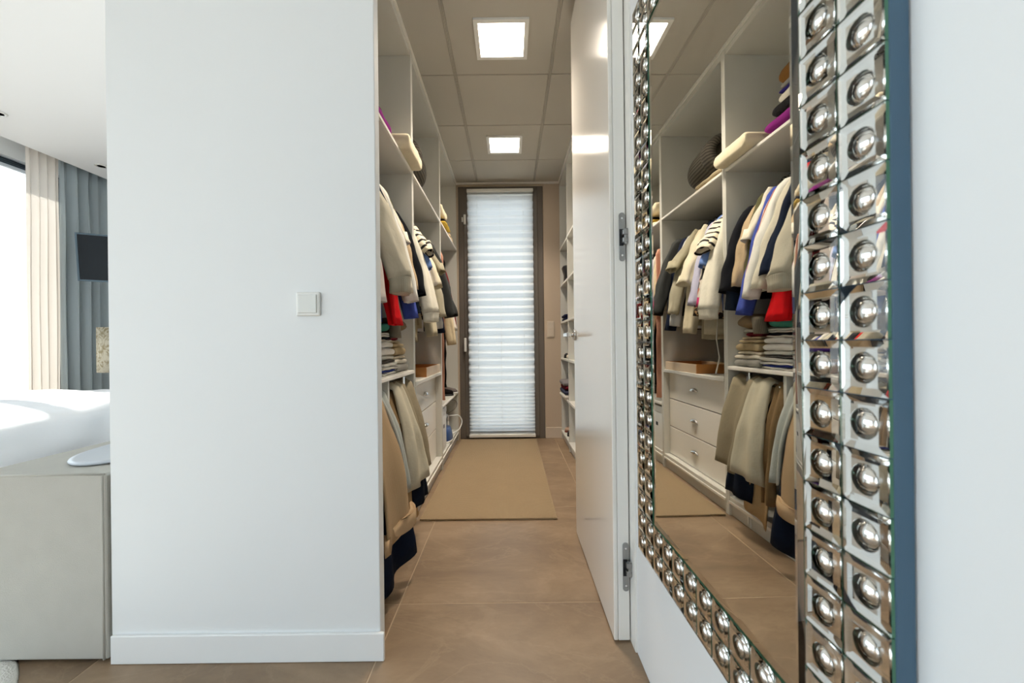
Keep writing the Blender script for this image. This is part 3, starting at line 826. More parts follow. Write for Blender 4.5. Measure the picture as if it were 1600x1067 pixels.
garment('shirt', 'cream overshirt with short wide sleeve', 2.675, cloth((220, 212, 188)), 'short', top=1.87, hem=1.05, sx=-0.478, sy=2.665, sz=1.39, wy=0.075, wx=0.034, seed=24, group=G2)
garment('jacket', 'cream long jacket whose pointed hem hangs lowest in the middle bay', 2.73, cloth((206, 196, 170)), 'long', hem=1.02, sx=-0.52, sy=2.66, sz=1.06, wy=0.05, seed=25, group=G2)
garment('jacket', 'khaki grey jacket with short wide sleeve', 2.80, cloth((164, 158, 136)), 'short', top=1.865, hem=1.14, sx=-0.485, sy=2.86, sz=1.52, wy=0.075, wx=0.026, seed=26, group=G2)
garment('blouse', 'grey blouse with long sleeve under the khaki jacket', 2.85, cloth((176, 170, 150)), 'long', hem=1.12, sx=-0.49, sy=2.86, sz=1.20, wy=0.045, seed=27, group=G2)
garment('blouse', 'white blouse with hem below the khaki jacket', 2.90, cloth((212, 214, 216)), 'long', hem=1.10, sx=-0.52, sy=2.90, sz=1.12, wy=0.03, seed=28, group=G2)
garment('jacket', 'navy jeans jacket hanging under the charcoal jacket', 2.955, cloth((30, 38, 62)), 'long', hem=1.1, sx=-0.515, sy=2.97, sz=1.09, wy=0.04, seed=29, group=G2)
garment('jacket', 'charcoal jacket with high dark shoulder at the far end of the middle bay', 3.03, cloth(CHAR), 'long', top=1.875, hem=1.2, hw=0.25, th=0.032, sx=-0.448, sy=3.055, sz=1.215, wy=0.062, wx=0.05, seed=30, group=G2)
garment('vest', 'black vest behind the charcoal jacket beside the panel', 3.125, cloth((16, 17, 20)), 'none', hem=1.3, seed=31, group=G2)
# far bay
garment('blouse', 'terracotta blouse hanging in the far bay', 3.27, cloth((176, 128, 108)), 'long', hem=0.95, sx=-0.56, sz=1.25, wy=0.03, seed=32, group=G3)
garment('hanging_dress', 'cream long dress hanging in the far bay', 3.36, cloth((216, 200, 168)), 'long', hem=0.80, sx=-0.49, sy=3.37, sz=1.0, wy=0.05, seed=33, group=G3)
garment('hanging_dress', 'peach pink long dress reaching down to the low shelf', 3.305, cloth((214, 160, 138)), 'none', hem=0.54, hw=0.322, th=0.02, seed=34, group=G3)
garment('blouse', 'white blouse with lace edge in the far bay beside the cream dress', 3.46, cloth((226, 218, 206)), 'long', hem=1.10, sx=-0.50, sy=3.47, sz=1.12, wy=0.035, seed=35, group=G3)
garment('hanging_dress', 'long black dress with narrow straps in the far bay', 3.55, cloth((18, 17, 20)), 'none', hem=0.62, hw=0.300, th=0.014, seed=36, group=G3)
garment('jacket', 'dark red jacket deepest in the far bay', 3.62, cloth((112, 20, 26)), 'long', hem=1.05, sx=-0.52, sz=1.13, wy=0.03, seed=37, group=G3)
tag(tube('ribbon', [(-0.62, 2.50, 1.16), (-0.615, 2.505, 1.02), (-0.63, 2.50, 0.90), (-0.60, 2.49, 0.80)], [0.002, 0.004, 0.004, 0.005], cloth((232, 230, 222))), 'thin white ribbon dangling above the wooden tray', 'ribbon')

# ------------------------------------------------------------------ trousers draped over the low rails
def trousers(label, T1, T2, B1, B2, m, back=0.40, th=0.009, cuffm=None, cuffh=0.055, seed=0, wav=0.012, zdrop=None, legs=True, name='trousers'):
    T1, T2, B1, B2 = map(Vector, (T1, T2, B1, B2))
    zb = min(B1.z, B2.z)
    t = thing(name, label, 'trousers' if name == 'trousers' else 'skirt', ((T1.x + B1.x) / 2, (T1.y + T2.y) / 2, zb), 0, 'trousers hanging at the foot of the near bay')
    edge = []
    bk = Vector((-0.075, 0, 0))
    K = 6
    for k in range(K):
        s = k / K
        edge.append((T1 + bk + Vector((-0.02 * (1 - s), 0, -back * (1 - s) - 0.02)), T2 + bk + Vector((-0.02 * (1 - s), 0, -back * (1 - s) - 0.02))))
    edge.append((T1 + bk * 0.75 + Vector((0, 0, 0.004)), T2 + bk * 0.75 + Vector((0, 0, 0.004))))
    edge.append((T1 + bk * 0.3 + Vector((0, 0, 0.018)), T2 + bk * 0.3 + Vector((0, 0, 0.018))))
    nf = 12
    for k in range(nf + 1):
        s = k / nf
        bow = Vector((0.022 * math.sin(math.pi * s), 0, 0))
        edge.append((T1.lerp(B1, s) + bow, T2.lerp(B2, s) + bow))
    n = 15
    rings = []
    for k, (a, b) in enumerate(edge):
        d = edge[min(k + 1, len(edge) - 1)][0] - edge[max(k - 1, 0)][0]
        ed = (b - a); nr = ed.cross(d).normalized()
        s = k / len(edge); ring = []
        f_ = [j / (n - 1) for j in range(n)]
        def wv(u): return nr * (wav * (0.3 + s) * math.sin(u * 9 + seed) + 0.012 * nz(u * 3 + seed, s * 6))
        hemj = lambda u: Vector((0, 0, 0.006 * nz(u * 4, seed))) if k == len(edge) - 1 else Vector((0, 0, 0))
        cr = lambda u: 1 - 0.55 * math.exp(-((u - 0.5) / 0.06) ** 2) if legs and k > 9 else 1
        for u in f_: ring.append(a + ed * u + wv(u) + nr * th * cr(u) * (1 - (2 * u - 1) ** 6) ** 0.5 + hemj(u))
        for u in f_[::-1][1:-1]: ring.append(a + ed * u + wv(u) - nr * th * (1 - (2 * u - 1) ** 6) ** 0.5 + hemj(u))
        rings.append([tuple(p) for p in ring])
    bm = bmesh.new(); add_loft(bm, rings)
    finish('cloth', bm, m, t, True)
    if cuffm is not None:
        ce = sum((Vector(p) for p in rings[-1]), Vector()) / len(rings[-1])
        rg = []
        for dz, sc in ((cuffh, 1.0), (cuffh + 0.004, 1.10), (cuffh * 0.5, 1.16), (0.0, 1.12), (-0.004, 0.95)):
            rg.append([(ce.x + (p[0] - ce.x) * (sc + (0.5 if True else 0)) * 0.9, ce.y + (p[1] - ce.y) * sc, p[2] + dz - 0.004) for p in rings[-1]])
        bm = bmesh.new(); add_loft(bm, rg); finish('turn_up', bm, cuffm, t, True)
    return t
trousers('taupe trousers draped on the low rail beside the drawers', (-0.575, 2.245, .785), (-0.575, 2.02, .785), (-0.485, 2.255, .33), (-0.475, 2.05, .30), cloth((150, 140, 118)), seed=1, wav=0.02)
trousers('light sage trousers draped in front of the taupe pair', (-0.570, 2.065, .792), (-0.570, 1.935, .785), (-0.432, 2.045, .335), (-0.485, 1.885, .30), cloth((192, 186, 166)), seed=2, wav=0.012)
trousers('brown cotton trousers squeezed between the light sage pair and the divider', (-0.59, 1.93, .775), (-0.59, 1.85, .775), (-0.51, 1.915, .22), (-0.52, 1.855, .22), cloth((140, 116, 84)), seed=8, legs=False)
trousers('dark navy trousers hanging lowest below the light sage pair', (-0.59, 2.12, .77), (-0.59, 1.93, .77), (-0.452, 2.135, .205), (-0.47, 1.955, .195), cloth((18, 28, 44)), seed=3)
trousers('tan trousers with wide leg reaching the plinth below the navy pair', (-0.60, 2.06, .765), (-0.60, 1.845, .765), (-0.488, 2.09, .20), (-0.500, 1.87, .095), cloth((178, 150, 112)), seed=4, legs=False)
trousers('brown corduroy trousers with turned-up cuffs in the nearest compartment', (-0.572, 1.76, .785), (-0.572, 1.50, .785), (-0.420, 1.690, .285), (-0.470, 1.47, .225), wave_mat('brown_cord', (176, 150, 116), (160, 134, 100), 90, 0.5, 1.0, 'U', bump=True), cuffm=cloth((186, 158, 124)), seed=5)
trousers('grey white trousers beside the divider in the nearest compartment', (-0.58, 1.808, .78), (-0.58, 1.745, .78), (-0.475, 1.80, .36), (-0.475, 1.74, .36), cloth((186, 190, 184)), seed=6, legs=False)
trousers('deep navy skirt hanging lowest in the nearest compartment', (-0.60, 1.755, .765), (-0.60, 1.46, .765), (-0.430, 1.735, .115), (-0.500, 1.47, .045), cloth((14, 24, 42)), seed=7, wav=0.016, legs=False, name='skirt')

# ------------------------------------------------------------------ folded clothes
def folded(name, label, xf, yc, wid, z, hgt, m, depth=0.26, layers=2, seed=0, skew=0.0, stripe=None, group='folded clothes on the wardrobe shelves', sag=0.006, tilt=0.0):
    bm = bmesh.new()
    lh = hgt / layers
    for L in range(layers):
        rings = []
        K = 14; xo = -0.006 * ((L + seed) % 3)
        for k in range(K + 1):
            u = math.sin(math.pi / 2 * (-1 + 2 * k / K))
            ends = max(0.18, (1 - abs(u) ** 16)) ** 0.5
            ring = []
            for q in range(18):
                a = 2 * math.pi * q / 18
                x = xf + xo - depth / 2 + (depth / 2 * (0.97 + 0.03 * ends)) * sgnpow(math.cos(a), 0.2) + skew * u * 0.04 + 0.006 * nz(u * 2 + seed, L * 3.1)
                zz = z + lh * (L + 0.5) + lh * 0.52 * sgnpow(math.sin(a), 0.5) * ends + sag * nz(u * 2.2, seed * 1.3 + L, x * 6) + tilt * u
                ring.append((x, yc + wid / 2 * u, max(zz, z + 0.0005) if L == 0 else zz))
            rings.append(ring)
        add_loft(bm, rings, mi=1 if (stripe is not None and L == layers // 2) else 0)
    o = finish(name, bm, [m, stripe] if stripe is not None else m, None, True)
    return tag(o, label, CATS.get(name, 'clothes'), group)
SH = 0.8625
def stack(yc, wid, items, z, xf, grp):
    for i, (nm, lab, col, hh, lay, dx, dw, stp) in enumerate(items):
        folded(nm, lab, xf + dx, yc + (0.010 if i % 2 else -0.008), wid * dw, z, hh, col if not isinstance(col, tuple) else cloth(col), layers=max(1, lay - 1) if stp is None else lay, seed=i * 2.3 + yc * 7, stripe=stp, group=grp)
        z += hh + 0.0005
    return z
bstripe = wave_mat('white_blue_edge', (224, 222, 214), (40, 60, 140), 1.0, 0.93, 1.0, 'U')
nstripe = wave_mat('white_navy_edge', (216, 208, 196), (16, 20, 34), 2.0, 0.78, 1.0, 'U')
g = 'folded clothes on the low shelf'
zt = stack(2.155, 0.215, [('sweater', 'grey folded sweater at the bottom of the stack beside the panel', (150, 148, 142), 0.040, 2, 0.0, 1.0, None),
     ('sweater', 'cream white folded sweater on the grey one at the foot of the stack', (222, 216, 202), 0.026, 1, 0.0, 1.02, None),
     ('t_shirt', 'pale beige folded top third from the bottom of the tan stack', (200, 190, 170), 0.018, 1, -0.01, 0.92, None),
     ('sweater', 'thick tan folded sweater in the middle of the stack', (182, 164, 130), 0.044, 2, -0.012, 0.95, None),
     ('sweater', 'light tan folded sweater lying on the thick tan one', (196, 178, 144), 0.018, 1, -0.02, 0.86, None),
     ('t_shirt', 'cream beige folded top lying under the burgundy one', (206, 192, 162), 0.016, 1, -0.03, 0.78, None),
     ('t_shirt', 'burgundy folded top in the stack of tan sweaters', (104, 16, 34), 0.022, 1, -0.035, 0.66, None),
     ('t_shirt', 'off white folded top lying on the burgundy one', (214, 212, 200), 0.020, 1, -0.04, 0.70, None)], SH, -0.575, g)
bm = bmesh.new()
rings = []
for k in range(13):
    a = -math.pi / 2 + math.pi * k / 12
    c_ = max(0.05, math.cos(a))
    rings.append([(-0.66 + 0.095 * c_ * math.cos(q), 2.17 + 0.10 * math.sin(a), zt + 0.034 + 0.034 * c_ * math.sin(q) * (1 if math.sin(q) < 0 else 1.5) + 0.006 * nz(k * 0.4, q)) for q in [2 * math.pi * i / 18 for i in range(18)]])
add_loft(bm, rings)
tag(finish('cap', bm, cloth((134, 116, 92)), None, True), 'brown felt cap on top of the stack of tan sweaters', 'hat')
ribg = wave_mat('grey_rib', (140, 130, 112), (104, 96, 82), 26, 0.45, 1.0, 'U', bump=True)
bm = bmesh.new()
rings = [[(-0.585 + 0.03 * math.cos(q) - 0.02 * s, 2.03 + 0.04 * math.sin(q) + 0.05 * s, zt - 0.03 + 0.09 * s) for q in [2 * math.pi * i / 20 for i in range(20)]] for s in [k / 8 for k in range(9)]]
add_loft(bm, rings)
tag(finish('sock', bm, ribg, None, True), 'grey ribbed knit sock leaning between the two stacks', 'sock')
zt2 = stack(1.915, 0.225, [('t_shirt', 'white folded t-shirt with a blue edge line at the bottom of the white stack', (224, 222, 214), 0.036, 3, 0.008, 1.0, cloth((46, 62, 140))),
     ('t_shirt', 'white folded t-shirt second from the bottom of the white stack', (226, 224, 216), 0.020, 1, 0.004, 0.98, None),
     ('t_shirt', 'dark grey folded t-shirt in the white stack', (92, 88, 84), 0.012, 1, -0.004, 0.9, None),
     ('t_shirt', 'white crumpled folded top above the dark grey t-shirt', (220, 218, 208), 0.022, 2, 0.0, 0.86, None),
     ('sweater', 'white thick folded sweater in the middle of the white stack', (230, 228, 222), 0.034, 1, 0.0, 0.98, None),
     ('sweater', 'white folded sweater under the navy striped one', (226, 225, 220), 0.030, 2, -0.012, 0.86, None),
     ('t_shirt', 'white folded top with navy stripes', (220, 214, 202), 0.032, 3, -0.016, 0.84, cloth((20, 24, 38))),
     ('t_shirt', 'pale grey folded top just under the teal one', (206, 204, 196), 0.014, 1, -0.02, 0.78, None)], SH, -0.575, g)
folded('t_shirt', 'teal green folded top lying on the white stack', -0.60, 1.90, 0.19, zt2, 0.040, cloth((66, 132, 116)), layers=1, seed=3, group=g, tilt=0.008)
zt3 = stack(1.665, 0.225, [('t_shirt', 'charcoal folded top at the bottom of the stack nearest the doorway', (72, 70, 70), 0.040, 2, 0.0, 1.0, None),
     ('t_shirt', 'cream folded top on the charcoal one nearest the doorway', (214, 206, 188), 0.036, 2, 0.0, 1.0, None),
     ('t_shirt', 'purple folded top in the stack nearest the doorway', (74, 44, 132), 0.030, 1, -0.01, 0.95, None),
     ('t_shirt', 'white folded top above the purple one', (226, 226, 220), 0.050, 3, 0.0, 0.98, None),
     ('sweater', 'oat folded sweater topmost of the stack nearest the doorway', (200, 192, 176), 0.055, 2, -0.01, 0.95, None)], SH, -0.575, g)
# top shelves
TS = 2.0005
g = 'folded clothes on the top shelves'
folded('scarf', 'cream rolled blanket hanging over the edge of the top shelf', -0.495, 2.15, 0.30, TS, 0.075, cloth((214, 204, 178)), depth=0.15, layers=1, seed=21, group=g)
zz = stack(1.83, 0.27, [('sweater', 'grey folded scarf at the bottom of the top shelf stack', (126, 122, 122), 0.03, 1, 0.0, 1.0, None),
     ('scarf', 'magenta purple scarf on the top shelf', (132, 40, 122), 0.045, 2, 0.03, 0.95, None),
     ('sweater', 'cream folded sweater under the black fur on the top shelf', (216, 206, 186), 0.04, 2, -0.02, 1.0, None),
     ('scarf', 'black fluffy fur scarf on the top shelf', mat('black_fur', (16, 16, 18), 1.0, 0, (120, 1.0, 0.02)), 0.055, 1, -0.01, 1.02, None),
     ('sweater', 'white folded sweater under the grey one on the top shelf', (222, 216, 204), 0.055, 2, -0.03, 0.98, None),
     ('t_shirt', 'indigo folded top near the top of the shelf stack', (48, 40, 110), 0.02, 1, -0.04, 0.9, None),
     ('sweater', 'light grey folded sweater under the brown one', (150, 146, 140), 0.03, 1, -0.03, 0.98, None),
     ('sweater', 'brown folded sweater topmost on the top shelf', (124, 86, 44), 0.085, 2, -0.04, 1.0, None)], TS, -0.60, g)
# grey ribbed hat and beige cloth in the middle bay
folded('scarf', 'beige folded scarf under the grey ribbed hat', -0.575, 2.52, 0.38, TS, 0.065, cloth((176, 162, 134)), layers=2, seed=4, group=g)
bm = bmesh.new(); rings = []
HZ = TS + 0.066 + 0.128
for k in range(15):
    q_ = k / 14; rr = 0.135 * max(0.02, 1 - max(0, (q_ - 0.35) / 0.65) ** 2.4) ** 0.5
    rings.append([(-0.70 + rr * 1.1 * math.cos(q), 2.49 + 0.40 * q_, HZ - 0.03 * q_ + rr * math.sin(q) * 0.92) for q in [2 * math.pi * i / 48 for i in range(48)]])
add_loft(bm, rings)
hat = thing('knit_hat', 'dark grey ribbed knit hat lying on the beige scarf', 'hat', (-0.70, 2.65, TS + 0.066))
finish('crown', bm, wave_mat('dark_grey_rib', (92, 86, 74), (58, 54, 46), 40, 0.5, 1.0, 'U', bump=True), hat, True)
bm = bmesh.new()
add_loft(bm, [[(-0.70 + r * 1.1 * math.cos(q), y, HZ + r * math.sin(q) * 0.92) for q in [2 * math.pi * i / 48 for i in range(48)]] for r, y in ((0.085, 2.50), (0.090, 2.462), (0.125, 2.458), (0.141, 2.48), (0.143, 2.54), (0.134, 2.555), (0.12, 2.552))])
finish('brim', bm, wave_mat('dark_grey_rib_brim', (86, 80, 70), (54, 50, 44), 40, 0.5, 1.0, 'U', bump=True), hat, True)
# cloths in the far bay
zf = TS
for lab, col, hh, dx, y, w in (('pale cream crumpled cloth on the top shelf beside the window', (226, 214, 184), 0.05, -0.0, 3.55, 0.36), ('yellow scarf folded on the pale cream cloth', (200, 168, 70), 0.03, 0.012, 3.60, 0.30),
                    ('black patterned scarf folded on the yellow one', (34, 30, 36), 0.03, 0.0, 3.62, 0.26), ('cream wool scarf topmost beside the window', (230, 216, 186), 0.07, 0.01, 3.46, 0.30)):
    folded('scarf', lab, -0.56 + dx, y, w, zf, hh, cloth(col), layers=1, seed=hh * 100, group=g, sag=0.016); zf += hh
folded('scarf', 'small beige folded scarf at the far end of the top shelf', -0.56, 3.93, 0.24, TS, 0.07, cloth((220, 196, 160)), layers=2, seed=9, group=g, sag=0.014)

# ------------------------------------------------------------------ wooden tray
t = thing('wooden_tray', 'low wooden tray box standing on the drawer counter', 'tray', (-0.70, 2.87, 0.7875))
tx0, tx1, ty0, ty1, tz0, tz1 = -0.86, -0.560, 2.655, 3.16, 0.7875, 0.850
wood2 = mat('tray_wood_dark', (176, 118, 62), 0.5, 0, None, 0.15, 16)
box('tray_wall', (tx1 - 0.011, ty0 + 0.0111, tz0), (tx1, ty1, tz1), M['wood'], t, 0.002)
box('tray_wall', (tx0, ty0 + 0.0111, tz0), (tx0 + 0.011, ty1, tz1), M['wood'], t, 0.002)
box('tray_wall', (tx0, ty0, tz0), (tx1, ty0 + 0.011, tz1), wood2, t, 0.002)
box('tray_wall', (tx0 + 0.0111, ty1 - 0.011, tz0), (tx1 - 0.0111, ty1, tz1), wood2, t, 0.002)
box('tray_floor', (tx0 + 0.0112, ty0 + 0.0112, tz0), (tx1 - 0.0112, ty1 - 0.0112, tz0 + 0.008), wood2, t, 0.001)

# ------------------------------------------------------------------ bottom of the far bay: box, iron, cable; shoes on the low shelf
t = thing('storage_box', 'white cardboard storage box with a black grip hole under the low shelf', 'box', (-0.68, 3.345, 0.1125))
box('box_body', (-0.80, 3.225, 0.1125), (-0.565, 3.475, 0.42), M['plastic'], t, 0.003)
bl_ = box('lid', (-0.803, 3.222, 0.4205), (-0.562, 3.478, 0.47), M['plastic'], t, 0.003)
box('grip_hole', (-0.5652, 3.335, 0.30), (-0.5642, 3.38, 0.33), M['black'], t, 0)
t = thing('steam_iron', 'blue and white steam iron standing under the low shelf', 'iron', (-0.605, 3.70, 0.1125))
bm = bmesh.new(); rings = []
for zz, L, w in ((0.1125, 0.13, 0.06), (0.135, 0.135, 0.064), (0.19, 0.12, 0.055), (0.24, 0.10, 0.04)):
    rings.append([(-0.605 + w * sgnpow(math.sin(q), 0.8), 3.70 + L * math.cos(q) * (1 - 0.25 * (math.cos(q) > 0)), zz) for q in [2 * math.pi * i / 20 for i in range(20)]])
add_loft(bm, rings); finish('iron_body', bm, mat('blue_plastic', (52, 78, 128), 0.3), t, True)
bm = bmesh.new(); add_loft(bm, [[(p[0], p[1], zz) for p in rings[0]] for zz in (0.1128, 0.132)]); 
for v in bm.verts: v.co.x = -0.605 + (v.co.x + 0.605) * 1.08; v.co.y = 3.70 + (v.co.y - 3.70) * 1.05
finish('soleplate', bm, M['plastic'], t, True)
tube('iron_handle', [(-0.605, 3.60, 0.235), (-0.605, 3.615, 0.31), (-0.605, 3.70, 0.345), (-0.605, 3.79, 0.31), (-0.605, 3.80, 0.22)], 0.014, M['plastic'], t)
tag(tube('power_cable', [(-0.60, 3.80, 0.15), (-0.56, 3.90, 0.14), (-0.52, 4.0, 0.155), (-0.50, 4.06, 0.22), (-0.53, 4.05, 0.28), (-0.57, 3.95, 0.30), (-0.62, 3.85, 0.31), (-0.66, 3.83, 0.28)], 0.006, M['plastic']), 'white looped power cable of the steam iron', 'cable')
tag(tube('power_cable', [(-0.62, 3.60, 0.44), (-0.58, 3.75, 0.475), (-0.55, 3.9, 0.46), (-0.54, 4.0, 0.41), (-0.56, 3.98, 0.36), (-0.62, 3.85, 0.33), (-0.68, 3.80, 0.29)], 0.004, mat('grey_cable', (120, 116, 108), 0.5)), 'thin grey cable looping just below the low shelf', 'cable')

def shoe(label, loc, rz, m, sole, L=0.25, heel=0.0, group='shoes'):
    t = thing('shoe', label, 'shoe', loc, rz, group)
    rings = []
    prof = [(-0.5, 0.30, 0.06), (-0.46, 0.34, 0.30), (-0.32, 0.36, 0.36), (-0.12, 0.36, 0.34), (0.08, 0.42, 0.26), (0.28, 0.46, 0.20), (0.42, 0.40, 0.17), (0.49, 0.22, 0.10)]
    for s, w, hh in prof:
        zb = 0.012 + heel * max(0, 0.3 - s)
        rings.append([(L * w * 0.42 * sgnpow(math.cos(q), 0.8), L * s, zb + L * hh * (0.5 + 0.5 * sgnpow(math.sin(q), 0.8))) for q in [2 * math.pi * i / 16 for i in range(16)]])
    bm = bmesh.new(); add_loft(bm, rings); finish('upper', bm, m, t, True, True)
    bm = bmesh.new()
    add_loft(bm, [[(p[0] * 1.06, L * s * 1.02, zz) for s, w, hh in prof for p in [(L * w * 0.42, 0)]] + [(-L * w * 0.42 * 1.06, L * s * 1.02, zz) for s, w, hh in prof[::-1]] for zz in (0.0005, 0.016)])
    finish('sole', bm, sole, t, False, True)
    return t
shoe('black sandal on the low shelf beside the window', (-0.66, 3.83, 0.5125), R(-80), cloth((24, 20, 22)), M['black'], 0.22)
shoe('silver grey shoe on the low shelf beside the window', (-0.64, 3.96, 0.5125), R(-70), cloth((120, 112, 108)), M['plastic'], 0.22)

# ------------------------------------------------------------------ things in the right shelf unit
def bag(name, label, cat, cx, cy, z, w, d, hgt, m, top=0.5, strap=True):
    t = thing(name, label, cat, (cx, cy, z))
    rings = []
    for s, k in ((0, 0.9), (0.06, 1.0), (0.5, 0.95), (0.92, top + 0.1), (1.0, top)):
        rings.append([(cx + w / 2 * k * sgnpow(math.cos(q), 0.5), cy + d / 2 * sgnpow(math.sin(q), 0.5), z + 0.0005 + hgt * s) for q in [2 * math.pi * i / 20 for i in range(20)]])
    bm = bmesh.new(); add_loft(bm, rings); finish('body', bm, m, t, True)
    if strap: tube('strap', [(cx - w * 0.2, cy, z + hgt * 0.95), (cx - w * 0.12, cy, z + hgt * 1.25), (cx + w * 0.12, cy, z + hgt * 1.25), (cx + w * 0.2, cy, z + hgt * 0.95)], 0.006, m, t)
    return t
blk = mat('black_leather', (18, 17, 20), 0.45)
bag('handbag', 'small black pouch on the highest shelf behind the door', 'bag', 0.64, 4.08, 1.985, 0.14, 0.12, 0.07, blk, 0.6, False)
bag('handbag', 'black handbag flaring at its top on the second shelf behind the door', 'bag', 0.62, 4.02, 1.605, 0.14, 0.17, 0.17, blk, 1.15, False)
folded('scarf', 'navy folded cloth on the third shelf behind the door', 0.74, 4.0, 0.24, 1.2255, 0.06, cloth((26, 30, 56)), depth=0.2, layers=2, seed=3, group='things behind the door')
shoe('black boot standing on the fourth shelf behind the door', (0.655, 4.03, 0.8525), R(90), blk, M['black'], 0.22, group='shoes behind the door')
bag('handbag', 'rounded black bag behind the black boot on the fourth shelf', 'bag', 0.72, 4.06, 0.8525, 0.12, 0.14, 0.17, blk, 0.6, False)
folded('scarf', 'cream folded cloth beside the black boot on the fourth shelf', 0.76, 3.80, 0.18, 0.8525, 0.07, cloth((216, 204, 182)), depth=0.2, layers=2, seed=5, group='things behind the door')
zz = 0.4705
for lab, col in (('white folded cloth at the bottom of the fifth shelf behind the door', (216, 210, 200)), ('slate blue checked scarf on the fifth shelf behind the door', (66, 70, 92)), ('maroon scarf on the fifth shelf behind the door', (96, 20, 34)), ('grey folded top on the fifth shelf behind the door', (126, 122, 124))):
    folded('scarf', lab, 0.72, 3.93, 0.36, zz, 0.04, cloth(col), depth=0.2, layers=1, seed=zz * 50, group='things behind the door', sag=0.012); zz += 0.042
shoe('beige slipper on the bottom shelf behind the door', (0.66, 4.07, 0.0925), R(75), cloth((190, 160, 140)), cloth((120, 70, 60)), 0.22, group='shoes behind the door')
shoe('black shoe on the bottom shelf beside the beige slipper', (0.66, 3.90, 0.0925), R(80), blk, M['black'], 0.22, group='shoes behind the door')
bag('storage_bag', 'white shoe bag on the bottom shelf nearest the door', 'bag', 0.68, 3.78, 0.0925, 0.2, 0.14, 0.26, cloth((222, 218, 210)), 0.5, False)

# ------------------------------------------------------------------ bedroom: bench, tray, bed
t = thing('bench', 'tall linen covered bench box at the foot of the bed', 'bench', (-1.455, 1.6, 0))
bm = bmesh.new(); add_box(bm, (-1.735, 1.270, 0.010), (-1.294, 1.98, 0.605), 0.008, 0, 3)
finish('upholstery', bm, M['linen'], t)
for x in (-1.305,):
    tube('piping', [(x, 1.2695, 0.012), (x, 1.2695, 0.598)], 0.0035, M['linen'], t, 8)
tube('piping', [(-1.728, 1.2715, 0.602), (-1.30, 1.2715, 0.602)], 0.0035, M['linen'], t, 8)

bm = bmesh.new()
add_lathe(bm, [(0.01, 0.0085), (0.66, 0.0085), (0.702, 0.006), (0.708, 0.001), (0.70, 0.0006)], (-1.985, 0.69, 0.0), 72)
tag(finish('round_rug', bm, mat('white_pile_rug', (236, 236, 232), 0.95, 0, (180, 0.8, 0.006)), None, True), 'white round rug edge in front of the linen bench', 'rug')
bm = bmesh.new()
rings = []
tc_, ta, tb = Vector((-1.455, 1.60)), 0.155, 0.262
for r, zz in ((0.90, 0.6065), (0.985, 0.609), (1.0, 0.615), (0.985, 0.6205), (0.93, 0.6185), (0.2, 0.6185)):
    rings.append([(tc_.x + ta * r * math.cos(q), tc_.y + tb * r * math.sin(q), zz) for q in [2 * math.pi * i / 48 for i in range(48)]])
add_loft(bm, rings)
tag(finish('oval_tray', bm, mat('pale_grey_tray', (205, 210, 216), 0.35), None, True), 'pale grey oval tray lying on the linen bench', 'tray')

bed = thing('bed', 'wide bed under a white bedspread', 'bed', (-3.0, 2.1, 0))
box('base', (-3.95, 1.32, 0.03), (-2.13, 2.95, 0.36), M['linen'], bed, 0.01)
box('mattress', (-3.95, 1.33, 0.361), (-2.12, 2.94, 0.64), M['bed'], bed, 0.04, 3)
for x in (-3.8, -2.3):
    for y in (1.45, 2.8):
        box('leg', (x - 0.03, y - 0.03, 0.001), (x + 0.03, y + 0.03, 0.03), M['black'], bed)
bm = bmesh.new()
NX, NY = 66, 66
X0, X1, Y0, Y1 = -3.96, -2.055, 1.27, 3.0
Z0 = 0.70
def bedpt(i, j):
    # arc-length parameters hanging over the foot (x) and both sides (y)
    sx_ = -0.02 + (X1 - X0 + 0.52) * i / NX; hang = 0.45
    sy_ = -hang + (Y1 - Y0 + 2 * hang) * j / NY
    x = X0 + sx_; dropx = 0
    r = 0.07
    if x > X1: dropx = x - X1; x = X1 + 0.05 * min(1, dropx / 0.1) * 0.6 + 0.05 * dropx
    y = Y0 + sy_; dropy = 0
    if y < Y0: dropy = Y0 - y; y = Y0 - 0.02
    if y > Y1: dropy = y - Y1; y = Y1 + 0.02
    z = Z0 + 0.05 * max(0, (y - 1.6)) * max(0, min(1, (x + 3.4) / 1.3)) * (1 if y < 2.1 else max(0, 1 - (y - 2.1) / 0.5)) + 0.012 * nz(x * 3.0, y * 3.0) + 0.008 * nz(x * 8, y * 8, 2)
    d = max(dropx, dropy)
    z -= max(0, d - 0.02) + 0.02 * min(1, d / 0.05)
    edge = min(1, max(0, (x - (X1 - 0.12)) / 0.12)) if dropx == 0 else 1
    z -= 0.03 * edge ** 3
    if dropx > 0:
        x += 0.030 * math.sin(y * 19 + 2.0 * math.sin(y * 5) + dropx * 5) * min(1, dropx / 0.22) + 0.03 * nz(y * 6, dropx * 5)
    if dropy > 0:
        y += (0.02 * math.sin(x * 19)) * min(1, dropy / 0.25)
    return Vector((x, y, max(z, 0.06)))
vs = [[bm.verts.new(bedpt(i, j)) for i in range(NX + 1)] for j in range(NY + 1)]
for j in range(NY):
    for i in range(NX):
        bm.faces.new((vs[j][i], vs[j][i + 1], vs[j + 1][i + 1], vs[j + 1][i]))
bs = finish('bedspread', bm, M['bed'], bed, True)
sm = bs.modifiers.new('thickness', 'SOLIDIFY'); sm.thickness = 0.012; sm.offset = -1
sb = bs.modifiers.new('smooth', 'SUBSURF'); sb.levels = 1; sb.render_levels = 1

